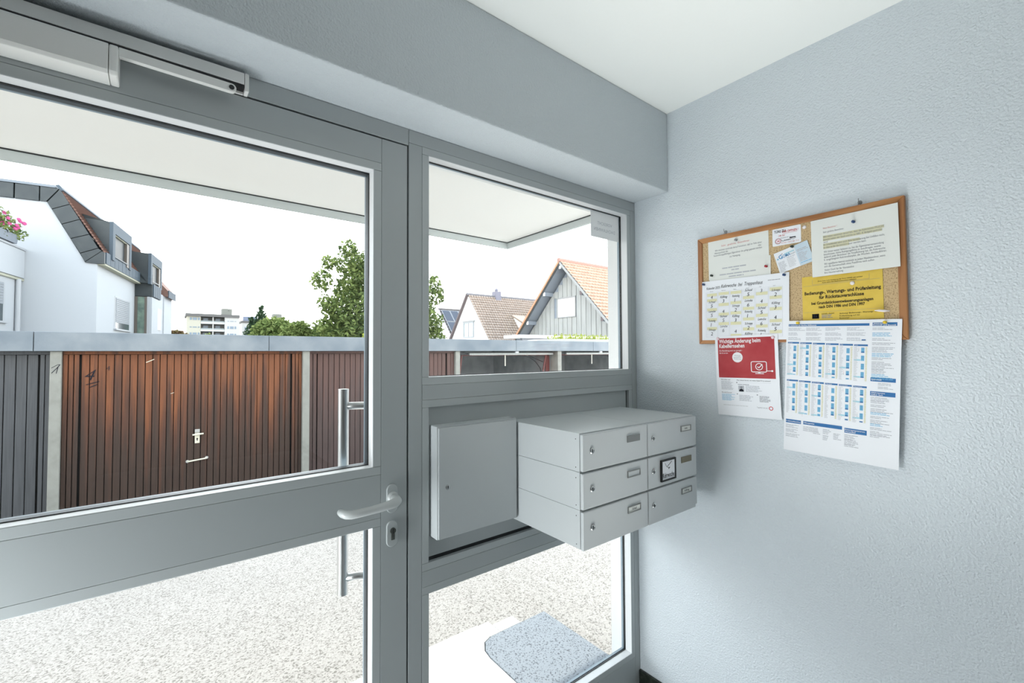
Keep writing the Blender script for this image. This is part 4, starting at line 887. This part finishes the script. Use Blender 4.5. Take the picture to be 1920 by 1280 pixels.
# dormers
def dormer(v0, v1, uf, z0, z1):
    t = H(MB().prism(Hp([(uf-.12, v0, z0), (uf-.12, v0, z1), (-1.15, v0, z1+.12), (-1.15, v0, 7.5), (-.9, v0, 7.3), (.1, v0, z0)]), (0, v1-v0, 0), ZINC).build('dormer'))
    def db(name, *a, bev=0): o = boxo(name, a[0], a[1], a[2], a[3], a[4]+.6, a[5]+.6, a[6], None, bev); o.parent = t; return o
    db('fascia', uf-.12, uf, v0-.02, v1+.02, z1-.42, z1+.02, ZINCL); db('cheek', uf-.12, uf, v0-.02, v0+.30, z0-.05, z1-.42, ZINCL); db('cheek', uf-.12, uf, v1-.26, v1+.02, z0-.05, z1-.42, ZINCL)
    db('soffit', uf-.5, uf-.05, v0+.3, v1-.26, z1-.46, z1-.42, EAVE); db('shutter', uf-.30, uf-.26, v0+.3, v1-.62, z0+.25, z1-.46, SHUTW); db('window_pane', uf-.32, uf-.29, v0+.3, v1-.26, z0-.05, z0+.3, WGL)
    db('brick_reveal', uf-.30, uf-.02, v1-.62, v1-.26, z0, z1-.46, BROWNF); db('sill_rail', uf-.03, uf-.01, v0+.32, v1-.30, z0+.12, z0+.17, SEAM)
    return t
dormer(.69, 3.36, .30, 5.50, 7.02); dormer(5.15, 7.60, .69, 5.15, 6.65)
# window with roller shutter on the side wall (u = 0 plane)
def shutwin(v0, v1, z0, z1, zs, uf):
    t = H(boxo('window', uf-.03, uf+.012, v0-.12, v1+.12, z0-.02+.6, z1+.05+.6, WFR)); 
    def db(name, *a): o = boxo(name, a[0], a[1], a[2], a[3], a[4]+.6, a[5]+.6, a[6], None); o.parent = t; return o
    db('pane', uf+.012, uf+.018, v0, v1, z0, zs, WGL); db('sill', uf, uf+.10, v0-.18, v1+.22, z0-.08, z0-.02, WFR)
    k = int((z1-zs)/.085)
    for i in range(k): db('shutter_slat', uf+.012, uf+.030, v0, v1, zs+i*(z1-zs)/k+.008, zs+(i+1)*(z1-zs)/k-.006, SHUT)
shutwin(2.36, 4.42, 2.70, 4.07, 2.96, 0)
# projecting wing at left with balcony parapet
hb('wall', -9, -2.13, -4.5, 0, -.6, 4.36, HW); hb('balcony_parapet', -9, -2.05, -4.5, -.02, 4.38, 5.42, HW, .02); hb('parapet_cap', -9, -2.02, -4.55, -.03, 5.42, 5.49, WFR); hb('wing_soffit', -9, -2.06, -4.5, -.02, 4.28, 4.36, EAVE)
H(MB().tube(Hp([(-2.05, -.46, -.6), (-2.05, -.46, 4.3)]), .075, WFR, 10).build('downpipe'))
shutwin(-3.2, -1.30, 2.72, 4.06, 3.3, -2.13)
# flower box on the parapet
hu = Vector((math.cos(math.radians(9.8)), -math.sin(math.radians(9.8)), 0)); hv = Vector((math.sin(math.radians(9.8)), math.cos(math.radians(9.8)), 0))
def hw(u, v, z): return Vector((-2.2, 24, 0))+hu*u+hv*v+Vector((0, 0, z))
fb = empty('flower_box', hw(-2.1, -1.4, 5.5), 'grey balcony flower box with pink flowers on the white house', 'flower box')
P(MB().prism([hw(-2.22, -2.9, 5.52), hw(-2.22, -2.9, 5.80), hw(-1.93, -2.9, 5.82), hw(-1.97, -2.9, 5.52)], hv*2.05, mat('grey_planter', (0.198, 0.223, 0.258), .7)).build('box', None), fb)
foliage('foliage', fb, [(hw(-2.05, -2.0, 6.15), .40), (hw(-2.0, -1.3, 6.05), .30), (hw(-2.0, -.8, 5.9), .28), (hw(-2.05, -1.7, 5.85), .25)], 520, .07, LEAF1, 11, .1)
m = MB(); r = random.Random(4)
for i in range(14):
    q = hw(-1.85+r.uniform(-.1, .1), r.uniform(-2.2, -.7), r.uniform(5.85, 6.35)); m.lathe(q, (.6, -.7, .3), [(0, .02), (.03, .07), (.05, .05)], PETAL, 7)
P(m.build('flowers', None, kind='stuff'), fb)

# ------------------------------------------------------------------ far apartment block (200 m)
AW = mat('pale_yellow_render', (0.367, 0.357, 0.298), .9); AWW = mat('white_render_far', (0.387, 0.387, 0.377), .9); ABAND = mat('grey_roof_band', (0.099, 0.097, 0.094), .8); ATW = mat('grey_green_tower', (0.169, 0.174, 0.154), .9); AIN = mat('loggia_inside', (0.149, 0.154, 0.144), .9); AWIN = mat('far_window', (.12, .17, .22), .3); ARAIL = mat('loggia_glass', (0.178, 0.208, 0.208), .4)
sc = 2.5
def AX(x): return x*sc
def AZ(z): return (z-1.484)*sc+1.484
ap = empty('apartment_block', (14, 200, -.6), 'far pale yellow apartment block with balconies and rooftop lift tower', 'apartment block')
_b = set(bpy.data.objects)
boxo('wall', AX(2.34), AX(4.0), 200, 212, -.6, AZ(7.22), AW); boxo('wall', AX(6.98), AX(8.86), 199.6, 212, -.6, AZ(7.22), AWW); boxo('wall', AX(4.0), AX(6.98), 203, 212, -.6, AZ(7.22), AIN)
boxo('roof_band', AX(2.18), AX(8.92), 199, 213, AZ(7.20), AZ(7.60), ABAND); boxo('lift_tower', AX(6.74), AX(8.04), 203, 208, AZ(7.6), AZ(8.64), ATW); boxo('tower_vent', AX(7.5), AX(7.68), 202.9, 203, AZ(8.32), AZ(8.38), DARK)
for k in range(6):
    zz = 6.34-k*1.11
    boxo('loggia_slab', AX(4.0), AX(6.98), 199.8, 203, AZ(zz-.20), AZ(zz+.10), AWW)
    boxo('loggia_rail', AX(4.02), AX(6.96), 200, 200.1, AZ(zz+.10), AZ(zz+.28), ARAIL)
    boxo('loggia_divider', AX(5.45), AX(5.58), 199.9, 203, AZ(zz+.10), AZ(zz+.9), AWW)
    for x0, x1 in ((4.35, 4.95), (5.9, 6.5)): boxo('balcony_door', AX(x0), AX(x1), 202.9, 203, AZ(zz+.12), AZ(zz+.72), AWIN)
    for x0, x1 in ((2.68, 2.92), (3.05, 3.52), (3.65, 3.88)): boxo('window', AX(x0), AX(x1), 199.9, 200, AZ(zz+.32), AZ(zz+(.70 if k != 1 else .46)), AWIN)
    for x0, x1 in ((7.32, 7.52), (7.66, 8.12), (8.26, 8.46)): boxo('window', AX(x0), AX(x1), 199.5, 199.6, AZ(zz+.24), AZ(zz+(.62 if k else .32)), AWIN)
for o in set(bpy.data.objects)-_b: P(o, ap)
ap2 = empty('apartment_block', (34, 225, -.6), 'second far apartment block half hidden behind the bush tree', 'apartment block')
_b = set(bpy.data.objects)
boxo('wall', 26, 44, 225, 236, -.6, 15.6, AWW); boxo('roof_band', 25.6, 44.5, 224.5, 236.5, 15.6, 16.4, ABAND); boxo('roof_panel', 26.5, 32.0, 226, 230, 16.5, 18.4, mat('roof_solar', (.10, .13, .2), .3)); boxo('lift_tower', 38.5, 42, 227, 231, 16.4, 20.2, ATW)
for k in range(5):
    for x0 in (27, 29, 33, 36): boxo('window', x0, x0+1.2, 224.9, 225, 1.2+k*2.8, 2.5+k*2.8, AWIN)
for o in set(bpy.data.objects)-_b: P(o, ap2)
# far red roof at left
t = empty('red_roofed_house', (.5, 62, -.6), 'distant red roofed house beside the white house', 'house')
P(MB().prism([(-3.2, 62, 2.9), (1.9, 62, 2.9), (1.6, 65, 4.4), (-3.2, 65, 4.45)], (0, 3, 0), TILE).build('roof', None), t); P(boxo('wall', -3.2, 1.6, 62.3, 68, -.6, 2.9, AWW), t)

# ------------------------------------------------------------------ houses at right, ridges parallel to our facade
def tiles(name, x0, x1, ridge, eave, n, mt, colw=.24, parent=None):
    """pantile courses on the slope facing us: ridge (y,z) to eave (y,z)"""
    m = MB(); (yr, zr), (ye, ze) = ridge, eave; nn = Vector((0, ye-yr, ze-zr)); L_ = nn.length; nn /= L_; up_ = Vector((0, nn.z, -nn.y)); up_ = up_ if up_.z > 0 else -up_
    k = int((x1-x0)/colw); h = L_/n
    for i in range(n):
        a = Vector((0, yr, zr))+nn*(h*i); bb_ = a+nn*h*1.06+up_*.055
        for j in range(k):
            u0 = x0+j*colw; vs = []
            for t_, base in ((0, a), (1, bb_)):
                for q, hh in ((0, 0.0), (.28, .055), (.62, .055), (.9, -.01)): vs.append(Vector((u0+q*colw, 0, 0))+base+up_*(hh*(.5+.5*t_)))
            fs = [(0, 1, 5, 4), (1, 2, 6, 5), (2, 3, 7, 6)]
            lo = [v_-up_*.08 for v_ in vs[4:]]; vs += lo; fs += [(4, 5, 9, 8), (5, 6, 10, 9), (6, 7, 11, 10)]
            m.add(vs, fs, mt)
    me = bpy.data.meshes.new(name); me.from_pydata(m.v, [], m.f); me.materials.append(mt); o = bpy.data.objects.new(name, me); COL.objects.link(o); o['kind'] = 'stuff'
    if parent: P(o, parent)
    return o
TBEIGE = mat('beige_pantile', (.43, .335, .27), .8, var=(3, (.35, .27, .215), .4, .7)); TORANGE = mat('orange_pantile', (.50, .35, .26), .8, var=(3, (.42, .27, .19), .4, .7)); TGREY = mat('dark_pantile', (.13, .12, .12), .8)
RWALL = mat('bright_render', (.88, .88, .87), .9); VERGE = mat('brown_bargeboard', (.13, .10, .10), .7); CLAD = mat('silver_grey_boarding', (0.400, 0.400, 0.380), .8, var=(5, (0.336, 0.336, 0.320), .4, .7), stretch=(1, 1, .2)); BATTEN = mat('grey_batten', (.33, .33, .32), .8); UNDER = mat('eave_boarding', (.24, .27, .31), .8); ORVERGE = mat('orange_verge_tile', (.50, .26, .15), .7); CUT = mat('beam_end', (.80, .80, .78), .8)

sh = empty('small_house', (22, 30, -.6), 'small white gabled house with beige pantile roof and gable window', 'house'); _b = set(bpy.data.objects)
yr, zr = 30.0, 6.20
MB().prism([(18.95, yr, zr-.12), (18.95, 26.2, 1.3), (18.95, 26.2, -.6), (18.95, 33.8, -.6), (18.95, 33.8, 1.3)], (9, 0, 0), RWALL).build('wall', None)
tiles('roof_tiles', 18.92, 28.2, (yr, zr), (26.15, 1.25), 24, TBEIGE)
MB().prism([(18.72, yr, zr+.05), (18.72, 33.95, 1.1), (18.72, 33.95, .9), (18.72, yr, zr-.14)], (.22, 0, 0), VERGE).build('bargeboard', None)
MB().prism([(18.9, yr+.03, zr-.03), (18.9, 33.95, 1.1), (18.9, 33.95, .95), (18.9, yr+.03, zr-.18)], (9.2, 0, 0), TBEIGE).build('rear_roof', None)
MB().tube([(18.8, yr, zr+.03), (28.2, yr, zr+.03)], .11, mat('ridge_tile', (.20, .19, .20), .8), 8).build('ridge', None)
MB().box(21.45, 22.0, 29.7, 30.3, zr-.3, zr+.45, mat('chimney', (.22, .21, .25), .8)).build('chimney', None); MB().lathe((21.72, 30, zr+.45), (0, 0, 1), [(0, .12), (.12, .16), (.26, .1)], MATS['chimney'], 8).build('chimney_cap', None)
fr_ = MB().box(18.86, 18.94, 29.16, 30.65, 2.78, 2.86, WFR).box(18.86, 18.94, 29.16, 30.65, 3.92, 4.0, WFR).box(18.86, 18.94, 29.16, 29.26, 2.86, 3.92, WFR).box(18.86, 18.94, 30.55, 30.65, 2.86, 3.92, WFR).box(18.86, 18.94, 29.84, 29.92, 2.86, 3.92, WFR).build('window', None)
g_ = boxo('pane', 18.90, 18.93, 29.92, 30.55, 2.86, 3.92, mat('curtained_pane', (.45, .56, .56), .2)); g2 = boxo('pane', 18.90, 18.93, 29.26, 29.84, 2.86, 3.92, mat('white_curtain_pane', (.80, .80, .78), .3))
sh2 = boxo('shutter_box', 18.84, 18.94, 29.0, 30.7, 4.0, 4.10, BATTEN)
boxo('vent_slit', 18.90, 18.95, 29.80, 30.10, 5.05, 5.60, mat('pale_slit', (.60, .66, .66), .4))
MB().prism([(22.3, 28.7, 4.55), (23.6, 28.7, 4.55), (23.6, 27.2, 3.85), (22.3, 27.2, 3.85)], (0, 0, .1), TBEIGE).build('dormer_roof', None); boxo('dormer_gutter', 22.2, 23.7, 27.1, 27.25, 3.80, 3.92, VERGE); MB().prism([(22.35, 28.6, 4.5), (22.35, 27.35, 3.85), (22.35, 27.35, 2.9)], (1.2, 0, 0), RWALL).build('dormer_cheek', None)
for o in set(bpy.data.objects)-_b: P(o, sh)

th = empty('timber_house', (23, 20, -.6), 'large gabled house with grey boarding, orange pantile roof and white window', 'house'); _b = set(bpy.data.objects)
yr, zr = 19.95, 7.25
sl = 1.04     # drop per metre
def zz(y, off=0): return zr+off-sl*abs(y-yr)
MB().prism([(20.1, yr, zr-.42), (20.1, 16.0, zz(16.0)-.42), (20.1, 16.0, -.6), (20.1, 23.9, -.6), (20.1, 23.9, zz(23.9)-.42)], (9, 0, 0), UNDER).build('wall', None)
tiles('roof_tiles', 19.32, 29, (yr, zr), (15.5, zz(15.5)), 21, TORANGE, .27)
for s_, y_ in ((1, 24.4), (-1, 15.5)):
    MB().prism([(19.35, yr, zr-.03), (19.35, y_, zz(y_)-.03), (19.35, y_, zz(y_)-.20), (19.35, yr, zr-.20)], (9.6, 0, 0), UNDER).build('roof_deck', None)
MB().prism([(19.22, yr, zr+.09), (19.22, 24.45, zz(24.45)+.09), (19.22, 24.45, zz(24.45)-.10), (19.22, yr, zr-.10)], (.18, 0, 0), ORVERGE).build('verge_tiles', None)
MB().prism([(19.27, yr, zr-.02), (19.27, 15.45, zz(15.45)-.02), (19.27, 15.45, zz(15.45)-.2), (19.27, yr, zr-.2)], (.06, 0, 0), BATTEN).build('bargeboard', None)
MB().prism([(19.27, yr, zr-.11), (19.27, 24.4, zz(24.4)-.11), (19.27, 24.4, zz(24.4)-.24), (19.27, yr, zr-.24)], (.06, 0, 0), MATS['weathered_zinc']).build('bargeboard', None)
MB().tube([(19.2, yr, zr+.06), (29, yr, zr+.06)], .13, mat('ridge_tile_red', (.36, .2, .16), .8), 8).build('ridge', None)
yb = 16.05
wy0, wy1, wz0, wz1 = 19.30, 20.97, 3.82, 5.02
while yb < 23.85:
    ya, yc = yb+.022, min(yb+.378, 23.9); top = zz((ya+yc)/2)-.44; t0 = min(zz(ya), zz(yc))-.44
    if yc > wy0-.02 and ya < wy1+.02:
        MB().box(20.05, 20.1, ya, yc, -.6, wz0-.06, CLAD).build('board', None); MB().box(20.05, 20.1, ya, yc, wz1+.04, max(t0, wz1+.1), CLAD).build('board', None)
    else:
        MB().prism([(20.05, ya, -.6), (20.05, yc, -.6), (20.05, yc, zz(yc)-.44), (20.05, ya, zz(ya)-.44)], (.05, 0, 0), CLAD).build('board', None)
    yb += .40
wf = MB().box(20.0, 20.09, wy0, wy1, wz1-.04, wz1+.05, BATTEN).box(20.0, 20.09, wy0, wy1, wz0-.06, wz0, BATTEN).box(20.0, 20.09, wy1-.08, wy1, wz0, wz1-.04, BATTEN).box(20.0, 20.09, wy0, wy0+.04, wz0, wz1-.04, CLAD).build('window_frame', None)
boxo('roller_blind', 20.04, 20.07, wy0+.04, wy1-.08, wz0, wz1-.04, mat('white_blind', (.90, .90, .90), .7))
for y_ in (19.95, 21.45, 23.15, 18.2, 16.6):
    z_ = zz(y_)-.24; boxo('purlin', 19.36, 20.2, y_-.10, y_+.10, z_-.24, z_, UNDER); boxo('purlin_end', 19.345, 19.36, y_-.10, y_+.10, z_-.24, z_, CUT if y_ > 19 else VERGE)
boxo('chimney_stub', 20.6, 21.2, 23.88, 24.1, 2.7, 3.5, mat('brown_panel', (.32, .20, .18), .8)); boxo('corner_post', 20.2, 20.35, 24.1, 24.3, 2.7, 3.6, CUT)
boxo('skylight', 24.3, 25.2, 18.55, 18.60, 5.3, 6.0, mat('skylight_glass', (.3, .38, .46), .2))
for o in set(bpy.data.objects)-_b: P(o, th)

so = empty('solar_house', (26, 42, -.6), 'house with dark roof covered in solar panels behind the small white house', 'house'); _b = set(bpy.data.objects)
MB().prism([(23.0, 42, 6.22), (23.0, 38.2, 1.9), (23.0, 38.2, -.6), (23.0, 46, -.6), (23.0, 46, 1.9)], (9, 0, 0), RWALL).build('wall', None)
tiles('roof_tiles', 22.8, 32, (42, 6.25), (38.0, 1.75), 16, TGREY, .3); MB().tube([(22.8, 42, 6.28), (32, 42, 6.28)], .1, TGREY, 8).build('ridge', None)
SOL = mat('solar_panel', (.055, .065, .09), .55); d_ = Vector((0, -4, -4.5)).normalized(); u_ = Vector((0, -4.5, 4)).normalized()
for r_ in range(3):
    for c_ in range(5):
        if r_ == 2 and c_ > 1: continue
        a = Vector((22.95+c_*1.0, 42, 6.25))+d_*(.35+r_*1.72)+u_*.16
        m = MB().prism([a, a+Vector((.96, 0, 0)), a+Vector((.96, 0, 0))+d_*1.64, a+d_*1.64], u_*.04, WFR); q = [a+Vector((.04, 0, 0))+d_*.04+u_*.045, a+Vector((.92, 0, 0))+d_*.04+u_*.045, a+Vector((.92, 0, 0))+d_*1.60+u_*.045, a+Vector((.04, 0, 0))+d_*1.60+u_*.045]
        m.add(q, [(0, 1, 2, 3)], SOL).build('solar_panel', None)
for o in set(bpy.data.objects)-_b: P(o, so)

cp = empty('carport', (14, 15, -.6), 'flat white roofed carport behind the garages under the timber house', 'carport'); _b = set(bpy.data.objects)
boxo('roof_slab', 11.9, 20.0, 14.8, 15.9, 2.16, 2.30, mat('bright_flat_roof', (.84, .84, .82), .8)); boxo('edge_beam', 12.2, 19.8, 14.95, 15.1, 1.9, 2.16, mat('dark_fascia', (.24, .25, .27), .7))
for x_ in (12.4, 16.4, 19.6): boxo('post', x_, x_+.12, 15.2, 15.32, -.6, 1.95, BATTEN)
for o in set(bpy.data.objects)-_b: P(o, cp)

# ------------------------------------------------------------------ pieces of parts hang on their part (thing > part > sub-part)
NEST = {'mailbox': {'mailbox_lock': 'mailbox_door', 'key_slot': 'mailbox_door', 'name_plate': 'mailbox_door', 'name_plate_frame': 'mailbox_door', 'name_card': 'mailbox_door', 'name_lettering': 'mailbox_door', 'rivet': 'body'},
        'wall_cabinet': {'cabinet_lock': 'cabinet_door', 'key_slot': 'cabinet_door'}, 'door_1': {'lock_cylinder': 'lock_plate', 'key_slot': 'lock_plate', 'handle_neck': 'handle_plate', 'pull_bar_bracket': 'pull_bar'},
        'door_closer': {'end_cap': 'closer_body', 'rail_end_cap': 'slide_rail', 'arm_pivot': 'arm'}, 'garage_door': {'key_hole': 'lock_plate', 'turn_handle': 'lock_plate'},
        'duty_sign': {'sign_lettering': 'sign_card', 'sign_drawing': 'sign_card'}, 'small_house': {'pane': 'window', 'chimney_cap': 'chimney'}, 'timber_house': {'roller_blind': 'window_frame'}}
for root in [o for o in bpy.data.objects if o.parent is None]:
    mp = NEST.get(root.name.split('.')[0])
    if not mp: continue
    kids = list(root.children)
    for o in kids:
        tgt = mp.get(o.name.split('.')[0])
        par = next((k for k in kids if tgt and k.name.split('.')[0] == tgt), None)
        if par: o.parent = par; o.location = Vector(o.location)-Vector(par.location)
